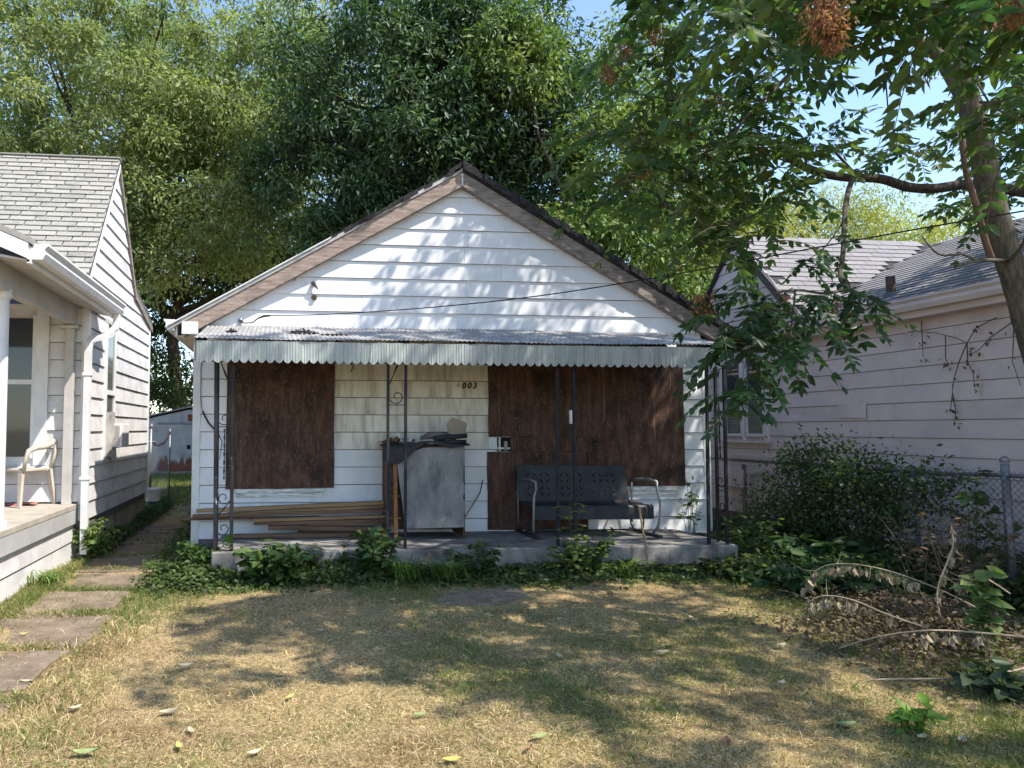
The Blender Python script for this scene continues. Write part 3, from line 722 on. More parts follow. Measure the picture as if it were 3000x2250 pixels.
# a board that has come loose
lb = MB().add([(RX-0.02,0.30,1.93),(RX-0.02,-0.15,1.93),(RX-0.04,-0.17,1.75),(RX-0.03,0.32,1.77),(RX-0.016,0.30,1.93),(RX-0.016,-0.15,1.93),(RX-0.036,-0.17,1.75),(RX-0.026,0.32,1.77)],
              [(3,2,1,0),(4,5,6,7),(0,1,5,4),(1,2,6,5),(2,3,7,6),(3,0,4,7)]).build('loose_siding_board', M['siding_pink'], rh)
rroof = sub('roof', rh)
RS = (4.66-3.07)/(11.64-8.02)
MB().prism([(8.02,3.07),(11.64,4.66),(15.2,3.07),(15.2,2.98),(8.02,2.98)], -7.2, 9.2, 'y').build('roof_deck', M['shingle_grey_felt'], rroof)
CS = 1.04
MB().prism([(2.38-1.63,4.70-CS*1.63),(2.38,4.70),(2.38+1.63,4.70-CS*1.63),(2.38+1.63,4.62-CS*1.63),(2.38,4.62),(2.38-1.63,4.62-CS*1.63)], RX-0.06, 11.64, 'x').build('cross_roof_deck', M['shingle_grey_felt'], rroof)
def lay(parent, mat, origin, along, up, n_rows, ex, w_, span, clip, th=0.016, stag=0.5, maxn=10**9):
    """shingles one by one on the plane origin + along*s + up*t"""
    along = Vector(along).normalized(); up = Vector(up).normalized(); nr = along.cross(up)
    if nr.z < 0: nr = -nr
    base = MB().box(-w_/2+0.004, w_/2-0.004, 0, ex*1.3, 0, th).build('shingle', mat, parent)
    B = Matrix(((along.x, up.x, nr.x, 0), (along.y, up.y, nr.y, 0), (along.z, up.z, nr.z, 0), (0, 0, 0, 1)))
    if B.to_3x3().determinant() < 0:
        B = Matrix(((-along.x, up.x, nr.x, 0), (-along.y, up.y, nr.y, 0), (-along.z, up.z, nr.z, 0), (0, 0, 0, 1)))
    cnt = 0
    for r in range(n_rows):
        s_ = span[0]+((r*stag) % 1.0)*w_
        while s_ < span[1]:
            q = Vector(origin)+along*s_+up*(r*ex)
            if clip(q):
                mw = Matrix.Translation(q+nr*(1.3*(th+0.004)+random.uniform(0, 0.002))) @ B @ Matrix.Rotation(-(th+0.004)/ex, 4, 'X')
                if cnt == 0: base.matrix_basis = mw
                else: inst(base, 'shingle', parent, mw)
                cnt += 1
            s_ += w_
    return cnt
# main slope (visible between the valley and the picture's edge) and the cross gable's front slope
def zmain(x): return 3.07+(x-8.02)*RS
def zcross(y): return 4.70-CS*(2.38-y)
c1 = lay(rroof, M['shingle_grey'], (8.02,0,3.07), (0,1,0), (1,0,RS), 25, 0.16, 0.38, (-3.3, 1.9), lambda q: zmain(q.x) > zcross(q.y)-0.05, th=0.007)
c2 = lay(rroof, M['shingle_grey'], (0,0.85,zcross(0.85)), (1,0,0), (0,1,CS), 18, 0.122, 0.36, (8.3, 11.7), lambda q: zcross(q.y) > zmain(q.x)-0.03, stag=0.37, th=0.006)
MB().bar((RX-0.075,0.72,zcross(0.72)-0.03), (RX-0.075,2.38,4.68), 0.03, 0.11).build('rake_trim', M['shingle_line'], rroof)
rg = MB().prism([(a*-1+8.03, b+2.93) for a, b in gp], -7.1, 1.1, 'y').build('gutter', M['siding_pink'], rh)
MB().box(8.03, 8.06, -7.1, 1.15, 2.86, 3.06).build('eave_fascia', M['siding_pink'], rh)
MB().box(8.06, RX, -7.1, 1.15, 2.86, 2.88).build('soffit', M['siding_pink'], rh)
M['lead'] = pm('vent_boot', (0.06,0.07,0.085), (0.12,0.13,0.15), 9, 0.7, 0.2)
vp = MB().tube([(8.36,-0.44,3.10),(8.36,-0.44,3.47)], 0.05, 14).build('roof_vent', M['awning_under'], rh, smooth=True)
MB().tube([(8.36,-0.44,3.14),(8.36,-0.44,3.20),(8.36,-0.44,3.27)], [0.17,0.10,0.062], 14).build('flashing', M['lead'], vp, smooth=True)
# double window
rwin = sub('window', rh)
for a, b in ((1.77, 2.16), (2.30, 2.70)):
    MB().box(RX-0.022, RX+0.0, a, b, 1.53, 2.72).build('pane', M['window_dark'], rwin)
    for i in range(22):
        MB().box(RX-0.0255, RX-0.0225, a+0.03, b-0.03, 1.56+i*0.027, 1.575+i*0.027).build('blind_slat', M['blind'], rwin)
    MB().box(RX-0.045, RX-0.023, a, b, 2.10, 2.15).build('meeting_rail', M['trim_white'], rwin, bevel=0.003)
    for c in (a-0.03, b-0.015): MB().box(RX-0.047, RX-0.01, c, c+0.045, 1.50, 2.75).build('sash_stile', M['trim_white'], rwin, bevel=0.003)
    MB().box(RX-0.0465, RX-0.01, a+0.016, b-0.016, 1.50, 1.545).build('sash_rail', M['trim_white'], rwin, bevel=0.003)
for a, b in ((1.66, 1.735), (2.21, 2.265), (2.735, 2.83)):
    MB().box(RX-0.055, RX-0.005, a, b, 1.44, 2.82).build('casing', M['trim_white'], rwin, bevel=0.003)
MB().box(RX-0.08, RX-0.005, 1.63, 2.85, 1.40, 1.438).build('window_sill', M['siding_pink'], rwin, bevel=0.003)
for yy_, zz_ in ((2.06, 0.95), (2.11, 0.93)):
    MB().tube([(RX-0.04,yy_-0.6,zz_+0.02),(RX-0.045,yy_-0.1,zz_+0.01),(RX-0.045,yy_-0.02,zz_-0.03),(RX-0.045,yy_,zz_-0.1),(RX-0.045,yy_,0.10)], 0.011, 6).build('conduit', M['beam_paint'], rh, smooth=True)
MB().box(RX-0.045, RX-0.012, 2.26, 2.32, 0.2, 1.06).build('hatch_trim', M['rake_r'], rh)
hb = MB().add([(RX-0.02,2.27,1.05),(RX-0.02,2.9,1.05),(RX-0.02,2.9,0.70),(RX-0.02,2.27,0.68),(RX-0.03,2.27,1.05),(RX-0.03,2.9,1.05),(RX-0.03,2.9,0.70),(RX-0.10,2.27,0.70)],
              [(0,1,2,3),(7,6,5,4),(0,4,5,1),(1,5,6,2),(2,6,7,3),(3,7,4,0)]).build('hatch_board', M['siding_pink'], rh)

# ================================================================== shed and fence behind the path
M['shed_metal'] = pm('shed_metal', (0.30,0.31,0.31), (0.42,0.43,0.42), 3, 0.6, 0.1, (1,1,0.6), dirt=((0.22,0.20,0.18), 3, (1.5,1,0.8), 0.56, 0.75))
M['rust'] = pm('rust', (0.10,0.03,0.016), (0.24,0.075,0.04), 9, 0.9, 0.3)
shed = thing('metal_shed', 'rusty white metal shed at the end of the side path', 'shed', (-2.0, 15.5, 0.13))
MB().prism([(-5.2,0.13),(-0.6,0.13),(-0.6,1.9),(-2.0,2.22),(-5.2,1.50)], 15.5, 18.0, 'y').build('wall', M['shed_metal'], shed)
MB().prism([(-5.3,1.52),(-2.0,2.28),(-0.5,1.95),(-0.5,2.0),(-2.0,2.33),(-5.3,1.57)], 15.4, 18.1, 'y').build('roof', M['galv'], shed)
MB().box(-2.05,-0.7,15.46,15.49,1.86,2.06).build('door_header', M['rust'], shed)
def rusty_door():
    m = bpy.data.materials.new('rusty_door'); m.use_nodes = True; nt = m.node_tree; b_ = nt.nodes['Principled BSDF']
    g_ = nt.nodes.new('ShaderNodeNewGeometry'); sx = nt.nodes.new('ShaderNodeSeparateXYZ'); nt.links.new(g_.outputs['Position'], sx.inputs[0])
    nz = noise(nt, g_.outputs['Position'], 5, 5, 0.7, (1.6, 1, 0.35))
    h_ = math_n(nt, 'ADD', math_n(nt, 'MULTIPLY', sx.outputs[2], -1.1), math_n(nt, 'MULTIPLY', nz, 1.5))
    f_ = ramp(nt, h_, [(0.0, (0,0,0)), (0.16, (1,1,1))])
    base = ramp(nt, noise(nt, g_.outputs['Position'], 2.5), [(0.35, (0.27,0.28,0.27)), (0.65, (0.38,0.385,0.36))])
    ru = ramp(nt, noise(nt, g_.outputs['Position'], 12), [(0.3, (0.09,0.028,0.016)), (0.7, (0.22,0.075,0.04))])
    nt.links.new(mixc(nt, f_, base, ru), b_.inputs['Base Color']); b_.inputs['Roughness'].default_value = 0.7
    return m
dr = MB().box(-2.98,-1.0,15.45,15.48,0.25,1.74).build('door', rusty_door(), shed)
MB().box(-3.0,-1.0,15.43,15.47,1.74,1.80).build('door_rail', M['galv'], dr)
MB().box(-2.06,-1.96,15.42,15.45,0.95,1.08).build('handle', M['dark'], dr)

def chain_link(parent, a, b, z0, z1, cell, r, mat, name='wire_mesh', lean=None):
    """zigzag wires between two ground points"""
    a = Vector(a); b = Vector(b); L = (b-a).length; t = (b-a).normalized(); nrm_ = Vector((-t.y, t.x, 0))
    mb = MB(); n = int(L/cell); m_ = int((z1-z0)/(cell*0.5))
    for i in range(n):
        for ph in (0, 1):
            vs = []; fs = []
            for j in range(m_+1):
                s_ = (i+0.5*((j+ph) % 2)+ph*0.5)*cell; zz = z0+j*cell*0.5
                q = a+t*s_+Vector((0,0,zz))+nrm_*(r*1.3*(1 if (j+ph) % 2 else -1))
                if lean: q = q+Vector(lean)*((zz-z0)/(z1-z0))
                vs += [q+t*r, q-t*(r*0.5)+nrm_*r*0.87, q-t*(r*0.5)-nrm_*r*0.87]
            for j in range(m_):
                for k_ in range(3): fs.append((j*3+k_, j*3+(k_+1) % 3, j*3+3+(k_+1) % 3, j*3+3+k_))
            mb.add(vs, fs)
    return mb.build(name, mat, parent)
bf = thing('back_fence', 'short galvanised chain link fence at the back corner of the left house', 'fence', (-1.5, 5.9, 0.13))
MB().tube([(-1.52,5.9,0.13),(-1.52,5.9,1.60)], 0.028, 10).build('post', M['galv'], bf, smooth=True)
MB().tube([(-1.52,5.9,1.60),(-1.52,5.9,1.63),(-1.51,5.9,1.66),(-1.50,5.9,1.70)], [0.028,0.045,0.035,0.008], 10).build('post_cap', M['galv'], bf, smooth=True)
MB().tube([(-1.22,6.3,0.13),(-1.22,6.3,1.60)], 0.016, 8).build('post', M['galv'], bf, smooth=True)
MB().tube([(-1.9,5.9,1.36),(-1.42,5.9,1.34)], 0.02, 8).build('top_rail', M['galv'], bf, smooth=True)
chain_link(bf, (-1.52,5.9,0), (-1.22,6.3,0), 0.20, 1.34, 0.055, 0.0028, M['galv'])
chain_link(bf, (-1.95,5.86,0), (-1.30,5.80,0), 0.20, 1.30, 0.055, 0.0028, M['galv'])
hose = MB().tube([(-1.45,5.86,1.30),(-1.38,5.95,1.28),(-1.30,6.1,1.33),(-1.24,6.25,1.46),(-1.215,6.32,1.55)], 0.026, 8).build('black_hose', M['cable'], None, smooth=True)
tag(hose, 'black hose looped between the posts of the back fence', 'hose')
M['bucket_white'] = pm('bucket_white', (0.62,0.58,0.50), (0.72,0.68,0.60), 6, 0.5)
M['bucket_green'] = pm('bucket_green', (0.02,0.13,0.11), (0.03,0.18,0.15), 6, 0.5)
bk = thing('bucket', 'white and green bucket on the path by the back fence', 'bucket', (-1.30, 5.0, 0.13))
bq = (-1.30, 5.0)
MB().tube([(*bq,0.16),(*bq,0.24),(*bq,0.30)], [0.115,0.12,0.125], 18).build('base_band', M['bucket_green'], bk, smooth=False)
MB().tube([(*bq,0.302),(*bq,0.47)], [0.13,0.135], 18).build('body', M['bucket_white'], bk)
MB().tube([(*bq,0.472),(*bq,0.50),(*bq,0.53)], [0.148,0.15,0.142], 18).build('lid', M['bucket_white'], bk)

# ================================================================== things on the porches
# ---- metal glider bench
M['glider'] = pm('glider_paint', (0.022,0.024,0.027), (0.038,0.041,0.045), 5, 0.55, 0.1, dirt=((0.05,0.075,0.065), 4, None, 0.6, 0.8))
M['glider_arm'] = pm('glider_arm_paint', (0.15,0.155,0.16), (0.28,0.285,0.29), 9, 0.5, 0.1, metal=0.3)
gl = thing('porch_glider', 'black pierced metal glider bench with pale tube arms on the concrete porch', 'bench', (4.5, -0.35, 0.40))
def pierced_panel(w_, h_, holes, th):
    bm = bmesh.new()
    def loop(pts):
        v = [bm.verts.new((a, 0, b)) for a, b in pts]
        for i in range(len(v)): bm.edges.new((v[i], v[(i+1) % len(v)]))
    r = 0.03; out = []
    for cx, cz, a0 in ((w_-r, h_-r, 0), (r, h_-r, 90), (r, r, 180), (w_-r, r, 270)):
        for k_ in range(5):
            a = math.radians(a0+k_*22.5); out.append((cx+r*math.cos(a), cz+r*math.sin(a)))
    loop(out)
    for hpts in holes: loop(hpts)
    bmesh.ops.triangle_fill(bm, use_beauty=True, use_dissolve=False, edges=list(bm.edges))
    ret = bmesh.ops.extrude_face_region(bm, geom=list(bm.faces))
    bmesh.ops.translate(bm, verts=[q for q in ret['geom'] if isinstance(q, bmesh.types.BMVert)], vec=(0, th, 0))
    bmesh.ops.recalc_face_normals(bm, faces=bm.faces)
    return bm
def arc_slot(cx, cz, r, a0, a1, t):
    n_ = 6; A = [math.radians(a0+(a1-a0)*i/n_) for i in range(n_+1)]
    return [(cx+(r+t*(1-abs(2*i/n_-1)))*math.cos(a), cz+(r+t*(1-abs(2*i/n_-1)))*math.sin(a)) for i, a in enumerate(A)] + \
           [(cx+(r-t*(1-abs(2*i/n_-1))-0.001)*math.cos(a), cz+(r-t*(1-abs(2*i/n_-1))-0.001)*math.sin(a)) for i, a in reversed(list(enumerate(A)))]
holes = []; cell = 0.118
for gx in (0.245, 0.645, 1.045):
    for i in (-1, 1):
        for j in (0, 1):
            cell = 0.157; cx = gx+i*cell/2; cz = 0.115+j*cell
            for sx in (-1, 1):
                for sz in (-1, 1):
                    a0 = math.degrees(math.atan2(-sz, -sx)); holes.append(arc_slot(cx+sx*cell/2, cz+sz*cell/2, 0.062, a0-35, a0+35, 0.008))
bm = pierced_panel(1.33, 0.42, holes, 0.006)
me = bpy.data.meshes.new('backrest'); bm.to_mesh(me); bm.free(); me.materials.append(M['glider'])
bk_ = bpy.data.objects.new('backrest', me); link(bk_, gl)
bk_.matrix_basis = Matrix.Translation((3.735, -0.27, 0.775)) @ Matrix.Rotation(math.radians(0.6), 4, 'Y') @ Matrix.Rotation(math.radians(-13), 4, 'X')
vs = []; fs = []
prof = [(-0.275,0.775),(-0.30,0.755),(-0.38,0.740),(-0.48,0.745),(-0.55,0.755),(-0.585,0.75),(-0.60,0.73),(-0.605,0.60),(-0.595,0.598),(-0.592,0.725),(-0.575,0.735),(-0.48,0.735),(-0.38,0.73),(-0.29,0.745)]
MB().prism([(a, b) for a, b in prof], 3.79, 5.19, 'x').build('seat', M['glider'], gl)
for x in (3.80, 5.20):
    sx = -1 if x < 4 else 1
    MB().tube([(x,-0.66,1.02),(x+0.005,-0.655,0.93),(x+0.02*sx,-0.66,0.86),(x+0.03*sx,-0.67,0.76),(x+0.03*sx,-0.66,0.62),(x+0.02*sx,-0.62,0.50),(x,-0.56,0.44)], 0.014, 8).build('arm', M['glider_arm'], gl, smooth=True)
    MB().tube([(x-0.02,-0.10,1.0),(x-0.02,-0.10,0.50)], 0.012, 8).build('arm', M['glider_arm'], gl, smooth=True)
    MB().tube([(x,-0.66,1.02),(x,-0.45,1.035),(x-0.01,-0.22,1.02),(x-0.02,-0.10,1.0)], 0.014, 8).build('armrest', M['glider_arm'], gl, smooth=True)
    MB().bar((x,-0.72,0.415), (x-0.02,-0.06,0.415), 0.05, 0.03).build('runner', M['glider'], gl, bevel=0.004)
    MB().tube([(x-0.05*sx,-0.50,0.735),(x-0.06*sx,-0.46,0.60),(x-0.05*sx,-0.43,0.50),(x-0.02*sx,-0.36,0.46),(x,-0.30,0.44)], 0.009, 6).build('swing_link', M['glider'], gl, smooth=True)
    MB().tube([(x-0.09*sx,-0.28,0.75),(x-0.10*sx,-0.22,0.60),(x-0.07*sx,-0.16,0.50),(x-0.02,-0.12,0.44)], 0.009, 6).build('swing_link', M['glider'], gl, smooth=True)
MB().tube([(3.80,-0.30,0.44),(5.20,-0.30,0.44)], 0.009, 6).build('cross_tube', M['glider'], gl)

# ---- derelict cabinet
M['old_ply'] = pm('grey_weathered_panel', (0.155,0.155,0.155), (0.27,0.268,0.265), 3.0, 0.9, 0.25, (1.2,1,0.7), dirt=[((0.07,0.072,0.08), 2.6, (1.6,1,0.7), 0.50, 0.72), ((0.34,0.34,0.34), 7, (2,1,0.5), 0.62, 0.8)])
M['raw_wood'] = pm('orange_wood', (0.17,0.075,0.032), (0.34,0.17,0.08), 6, 0.8, 0.3, (5,5,0.7))
M['dark_wood'] = pm('dark_wood', (0.05,0.028,0.018), (0.12,0.065,0.04), 6, 0.85, 0.3, (5,5,0.7))
M['tarp'] = pm('black_tarp', (0.014,0.015,0.018), (0.035,0.037,0.042), 6, 0.55, 0.3)
cb = thing('derelict_cabinet', 'broken wooden cabinet with a crooked grey front panel on the porch', 'cabinet', (2.6, -0.35, 0.40))
MB().bar((2.155,-0.60,0.40), (2.150,-0.60,1.44), 0.03, 0.045, up=(0,1,0)).build('corner_post', M['raw_wood'], cb, bevel=0.003)
MB().bar((2.245,-0.63,0.42), (2.235,-0.62,1.40), 0.04, 0.03, up=(0,1,0)).build('corner_post', M['raw_wood'], cb, bevel=0.003)
MB().box(2.17, 2.185, -0.59, -0.08, 0.46, 1.43).build('side_panel', M['dark_wood'], cb)
MB().box(2.26, 2.98, -0.52, -0.505, 0.50, 1.38).build('inner_panel', M['dark_wood'], cb)
for zz in (0.62, 0.86):
    MB().box(2.185, 2.31, -0.58, -0.53, zz, zz+0.02).build('cleat', M['raw_wood'], cb)
MB().box(2.99, 3.012, -0.62, -0.08, 0.42, 1.40).build('side_panel', M['dark_wood'], cb)
MB().box(2.15, 3.01, -0.60, -0.06, 1.40, 1.425).build('top', M['dark_wood'], cb)
MB().prism([(2.245,1.30),(2.345,0.525),(2.995,0.535),(3.005,1.41),(2.55,1.40)], -0.655, -0.640, 'y').build('front_panel', M['old_ply'], cb, bevel=0.002, seg=1)
for i in range(7):
    zz = 0.58+random.uniform(0, 0.72); h_ = random.uniform(0.05, 0.16); w_ = random.uniform(0.006, 0.022)
    MB().add([(3.0,-0.6575,zz),(3.0,-0.6575,zz+h_),(3.0-w_*0.5,-0.6575,zz+h_*0.8),(3.0-w_,-0.6575,zz+h_*0.4),(3.0-w_*0.3,-0.6575,zz+0.01)], [(0,1,2,3,4)]).build('splinter', M['raw_wood'], cb)
tp = MB()
vs = []; fs = []; nu = 18; nv = 8
for i in range(nu+1):
    x = 2.10+0.95*i/nu
    for j in range(nv+1):
        s_ = j/nv
        if s_ < 0.6: yy_ = -0.10-0.60*s_/0.6; zz = 1.455+0.02*math.sin(x*9+s_*5)+0.012*math.sin(x*23)
        else:
            hang = (0.20*math.exp(-((x-2.17)/0.22)**2)+0.035+0.02*math.sin(x*14))
            yy_ = -0.70-0.012*math.sin(x*17); zz = 1.455+0.02*math.sin(x*9+3)-hang*(s_-0.6)/0.4
        vs.append((x, yy_, zz))
for i in range(nu):
    for j in range(nv): fs.append((i*(nv+1)+j, (i+1)*(nv+1)+j, (i+1)*(nv+1)+j+1, i*(nv+1)+j+1))
tarp = tp.add(vs, fs).build('tarp', M['tarp'], None, smooth=True); tag(tarp, 'black tarp sagging over the top of the broken cabinet', 'tarp')
MB().tube([(2.66,-0.66,1.50),(2.85,-0.62,1.515),(3.04,-0.60,1.53)], 0.026, 8).build('tarp_roll', M['tarp'], tarp, smooth=True)
MB().tube([(2.72,-0.64,1.455),(2.9,-0.61,1.46),(3.03,-0.60,1.463)], 0.024, 8).build('tarp_roll', M['tarp'], tarp, smooth=True)
for nm, mt, cx, cz, w_, lab in (('torn_cardboard', M['raw_wood'], 2.24, 1.475, 0.12, 'torn orange brown cardboard lying on the black tarp'), ('crumpled_paper', M['sill_paint'], 2.40, 1.47, 0.13, 'crumpled pale paper on the black tarp')):
    vs = []; fs = []
    for i in range(6):
        for j in range(4):
            vs.append((cx-w_/2+w_*i/5, -0.62+0.16*j/3, cz+0.025*math.sin(i*1.9+j)+0.012*math.cos(j*2.3+i)+0.015))
    for i in range(5):
        for j in range(3): fs.append((i*4+j, (i+1)*4+j, (i+1)*4+j+1, i*4+j+1))
    tag(MB().add(vs, fs).build(nm, mt, None), lab, 'scrap')
M['cardboard'] = pm('tan_cardboard', (0.27,0.225,0.165), (0.33,0.28,0.21), 7, 0.9, 0.1)
M['dust_grey'] = pm('grey_rag', (0.09,0.09,0.09), (0.16,0.16,0.155), 9, 0.95, 0.4)
cd = MB().prism([(2.862,1.66),(2.925,1.735),(3.095,1.67),(3.065,1.50),(2.87,1.555)], -0.42, -0.405, 'y').build('cardboard_sheet', M['cardboard'], None)
tag(cd, 'bent tan cardboard sheet standing on top of the broken cabinet', 'cardboard')
rg_ = MB().tube([(2.52,-0.60,1.50),(2.60,-0.60,1.525),(2.72,-0.55,1.535),(2.82,-0.50,1.53),(2.95,-0.45,1.50)], [0.02,0.035,0.04,0.045,0.02], 9).build('grey_rag', M['dust_grey'], None, smooth=True)
tag(rg_, 'grey rag bundled beside the cardboard on the cabinet', 'rag')

# ---- lumber pile
M['lumber_a'] = pm('tan_lumber', (0.22,0.135,0.068), (0.36,0.235,0.125), 4, 0.8, 0.25, (0.5,6,9), rand=0.12)
M['lumber_b'] = pm('brown_lumber', (0.10,0.06,0.038), (0.20,0.125,0.08), 4, 0.85, 0.25, (0.5,6,9), rand=0.12)
boards = [((0.075,0.693),(2.165,0.768),0.042,-0.25,'lumber_a','topmost tan board on the lumber pile'),
          ((0.42,0.655),(2.168,0.722),0.036,-0.22,'lumber_a','second tan board down the lumber pile, short of the left post'),
          ((0.036,0.638),(2.172,0.680),0.038,-0.27,'lumber_b','brown board of the lumber pile ending at the house corner'),
          ((-0.085,0.598),(1.45,0.602),0.026,-0.20,'lumber_b','thin dark board jutting out past the house corner'),
          ((0.705,0.592),(2.172,0.618),0.034,-0.31,'lumber_a','wide board at the middle of the lumber pile'),
          ((0.705,0.556),(2.172,0.572),0.036,-0.29,'lumber_b','dark board under the middle of the lumber pile'),
          ((0.868,0.513),(2.172,0.478),0.050,-0.32,'lumber_b','greyish board low in the lumber pile, sloping down to the cabinet'),
          ((1.30,0.535),(2.172,0.545),0.034,-0.25,'lumber_a','short board wedged low in the lumber pile'),
          ((0.496,0.432),(1.83,0.425),0.045,-0.38,'lumber_b','bottom board of the lumber pile on the porch floor'),
          ((1.20,0.436),(2.165,0.436),0.060,-0.24,'lumber_b','dark board behind the bottom of the lumber pile')]
for (a, b, th, yy_, mt, lab) in boards:
    o = MB().bar((a[0], yy_, a[1]), (b[0], yy_+0.02, b[1]), 0.075, th*0.94).build('lumber_board', M[mt], None, bevel=0.003, seg=1)
    tag(o, lab, 'board', 'boards stacked on the porch')
# stake in front of the slab
st = MB().tube([(4.72,-1.36,0.12),(4.705,-1.33,0.45),(4.69,-1.30,0.62),(4.675,-1.28,0.80)], [0.011,0.011,0.010,0.010], 6).build('wooden_stake', M['lumber_a'], None)
tag(st, 'thin wooden stake standing in the weeds before the glider', 'stake')

# ---- leaf debris on the awning
M['debris'] = pm('leaf_debris', (0.02,0.02,0.022), (0.06,0.055,0.055), 25, 0.95, 0.8)
def clump(c, rx, ry, rz, n_=90, s=0.02):
    mb = MB()
    for i in range(n_):
        a = random.uniform(0, 2*math.pi); r = math.sqrt(random.random())
        q = Vector((c[0]+rx*r*math.cos(a), c[1]+ry*r*math.sin(a), 0)); q.z = awz(q.y)+0.004+rz*(1-r)*random.random()
        d = Vector((random.gauss(0,1), random.gauss(0,1), random.gauss(0,.5))).normalized()*s*random.uniform(.5, 1.4)
        e = Vector((random.gauss(0,1), random.gauss(0,1), random.gauss(0,.6))).normalized()*s*random.uniform(.3, .8)
        mb.add([q-d, q+e, q+d, q-e], [(0,1,2,3)])
    return mb
for c, rx, ry, rz, n_, lab in (((1.22,-0.80),0.16,0.10,0.07,170,'larger dark heap of old leaves on the awning roof'), ((1.55,-0.95),0.17,0.05,0.02,80,'flat dark strip of leaf litter along the awning roof'), ((0.47,-0.75),0.05,0.04,0.04,60,'small dark knot of leaves at the left of the awning roof')):
    o = clump(c, rx, ry, rz, n_).build('leaf_heap', M['debris'], None); tag(o, lab, 'leaf heap', 'leaf heaps on the awning')

# ---- plastic chair on the left porch
M['chair'] = pm('ivory_plastic', (0.40,0.345,0.28), (0.50,0.44,0.365), 6, 0.5, 0.05)
ch = thing('plastic_chair', 'ivory plastic garden chair with slatted back on the left porch', 'chair', (-1.85, -0.05, 0.745))
R_ = Matrix.Translation((-1.88, 0.02, 0.745)) @ Matrix.Rotation(math.radians(-28), 4, 'Z')
def ct(q): return R_ @ Vector(q)
for sx in (-1, 1):
    for (q, p_) in (((0.25*sx,-0.26,0.0), (0.215*sx,-0.215,0.40)), ((0.23*sx,0.25,0.0), (0.20*sx,0.19,0.40))):
        MB().bar(ct(q), ct(p_), 0.045, 0.03, up=R_.to_3x3() @ Vector((0,1,0)), wu2=0.07, wv2=0.04).build('leg', M['chair'], ch, bevel=0.006)
    MB().tube([ct(v) for v in ((0.255*sx,-0.22,0.40),(0.285*sx,-0.23,0.52),(0.295*sx,-0.20,0.61),(0.295*sx,-0.10,0.645),(0.285*sx,0.05,0.655),(0.265*sx,0.15,0.68),(0.24*sx,0.21,0.72))], [0.022,0.022,0.028,0.032,0.032,0.028,0.022], 8).build('armrest', M['chair'], ch, smooth=True)
seat = []
MB().prism([(-0.23,-0.24),(0.23,-0.24),(0.245,-0.2),(0.21,0.2),(-0.21,0.2),(-0.245,-0.2)], 0.385, 0.415, 'z').build('seat', M['chair'], ch, bevel=0.008).matrix_basis = R_
for i in range(6):
    x = (i-2.5)*0.066; top = 0.80-0.10*(abs(i-2.5)/2.5)**2
    MB().bar(ct((x*0.85,0.195,0.41)), ct((x*1.15,0.285,top)), 0.036, 0.010, up=R_.to_3x3() @ Vector((0,1,0))).build('back_slat', M['chair'], ch, bevel=0.002, seg=1)
MB().tube([ct(v) for v in ((-0.215,0.2,0.40),(-0.24,0.235,0.58),(-0.225,0.265,0.70),(-0.15,0.285,0.785),(0,0.295,0.82),(0.15,0.285,0.785),(0.225,0.265,0.70),(0.24,0.235,0.58),(0.215,0.2,0.40))], [0.02,0.02,0.026,0.032,0.034,0.032,0.026,0.02,0.02], 8).build('back_rim', M['chair'], ch, smooth=True)
M['red_mat'] = pm('faded_red_cloth', (0.34,0.10,0.09), (0.45,0.17,0.15), 9, 0.9, 0.3)
vs = []; fs = []
for i in range(10):
    for j in range(4):
        vs.append((-2.2+0.5*i/9, -0.10+0.18*j/3, 0.752+0.012*math.sin(i*1.3+j)+0.010*(i/9)+0.02*(j == 0)*math.sin(i)))
for i in range(9):
    for j in range(3): fs.append((i*4+j, (i+1)*4+j, (i+1)*4+j+1, i*4+j+1))
tag(MB().add(vs, fs).build('red_cloth', M['red_mat'], None, smooth=True), 'faded red cloth under the plastic chair', 'cloth')

# ---- service wire from the gable to the street
wp = []
for i, (u, v) in enumerate(((690,934),(960,921),(1270,900),(1570,868),(1870,822),(2100,781),(2330,737),(2660,676),(3000,618),(3300,570))):
    d = 1/(1/8.6+(1/4.3-1/8.6)*(u-690)/(3000-690)); wp.append(at(u, v, d))
wp[0] = np.array([0.86,-0.15,2.90])
wq = []
for i in range(len(wp)-1):
    p0 = wp[max(i-1,0)]; p1 = wp[i]; p2 = wp[i+1]; p3 = wp[min(i+2, len(wp)-1)]
    for q in (0, .25, .5, .75): wq.append(0.5*((2*p1)+(-p0+p2)*q+(2*p0-5*p1+4*p2-p3)*q*q+(-p0+3*p1-3*p2+p3)*q**3))
wq.append(wp[-1])
wire = MB().tube(wq, 0.0052, 6).build('service_wire', M['cable'], None, smooth=True)
tag(wire, 'black service wire running from the gable across to the street', 'wire')

# ---- chain link fence by the right house
fx = 7.1
rf = thing('chain_link_fence', 'overgrown galvanised chain link fence before the grey pink house', 'fence', (fx, -2.2, 0.13))
for (yy_, x_, r_, top) in ((-2.88, 7.12, 0.031, 1.32), (-2.0, 7.1, 0.02, 1.22), (-0.45, 7.1, 0.02, 1.22)):
    MB().tube([(x_+0.02,yy_,0.05),(x_,yy_,top)], r_, 12).build('post', M['galv'], rf, smooth=True)
MB().tube([(7.12,-2.88,1.33),(7.12,-2.88,1.36),(7.12,-2.88,1.385)], [0.037,0.034,0.012], 12).build('post_cap', M['galv'], rf, smooth=True)
MB().tube([(7.12,-5.2,1.22),(7.12,-2.88,1.22),(7.1,-2.0,1.20),(7.1,-0.45,1.20),(7.1,1.5,1.2)], 0.018, 8).build('top_rail', M['galv'], rf, smooth=True)
M['rusty_wire'] = pm('rusty_wire', (0.05,0.045,0.045), (0.11,0.10,0.095), 20, 0.7, metal=0.3)
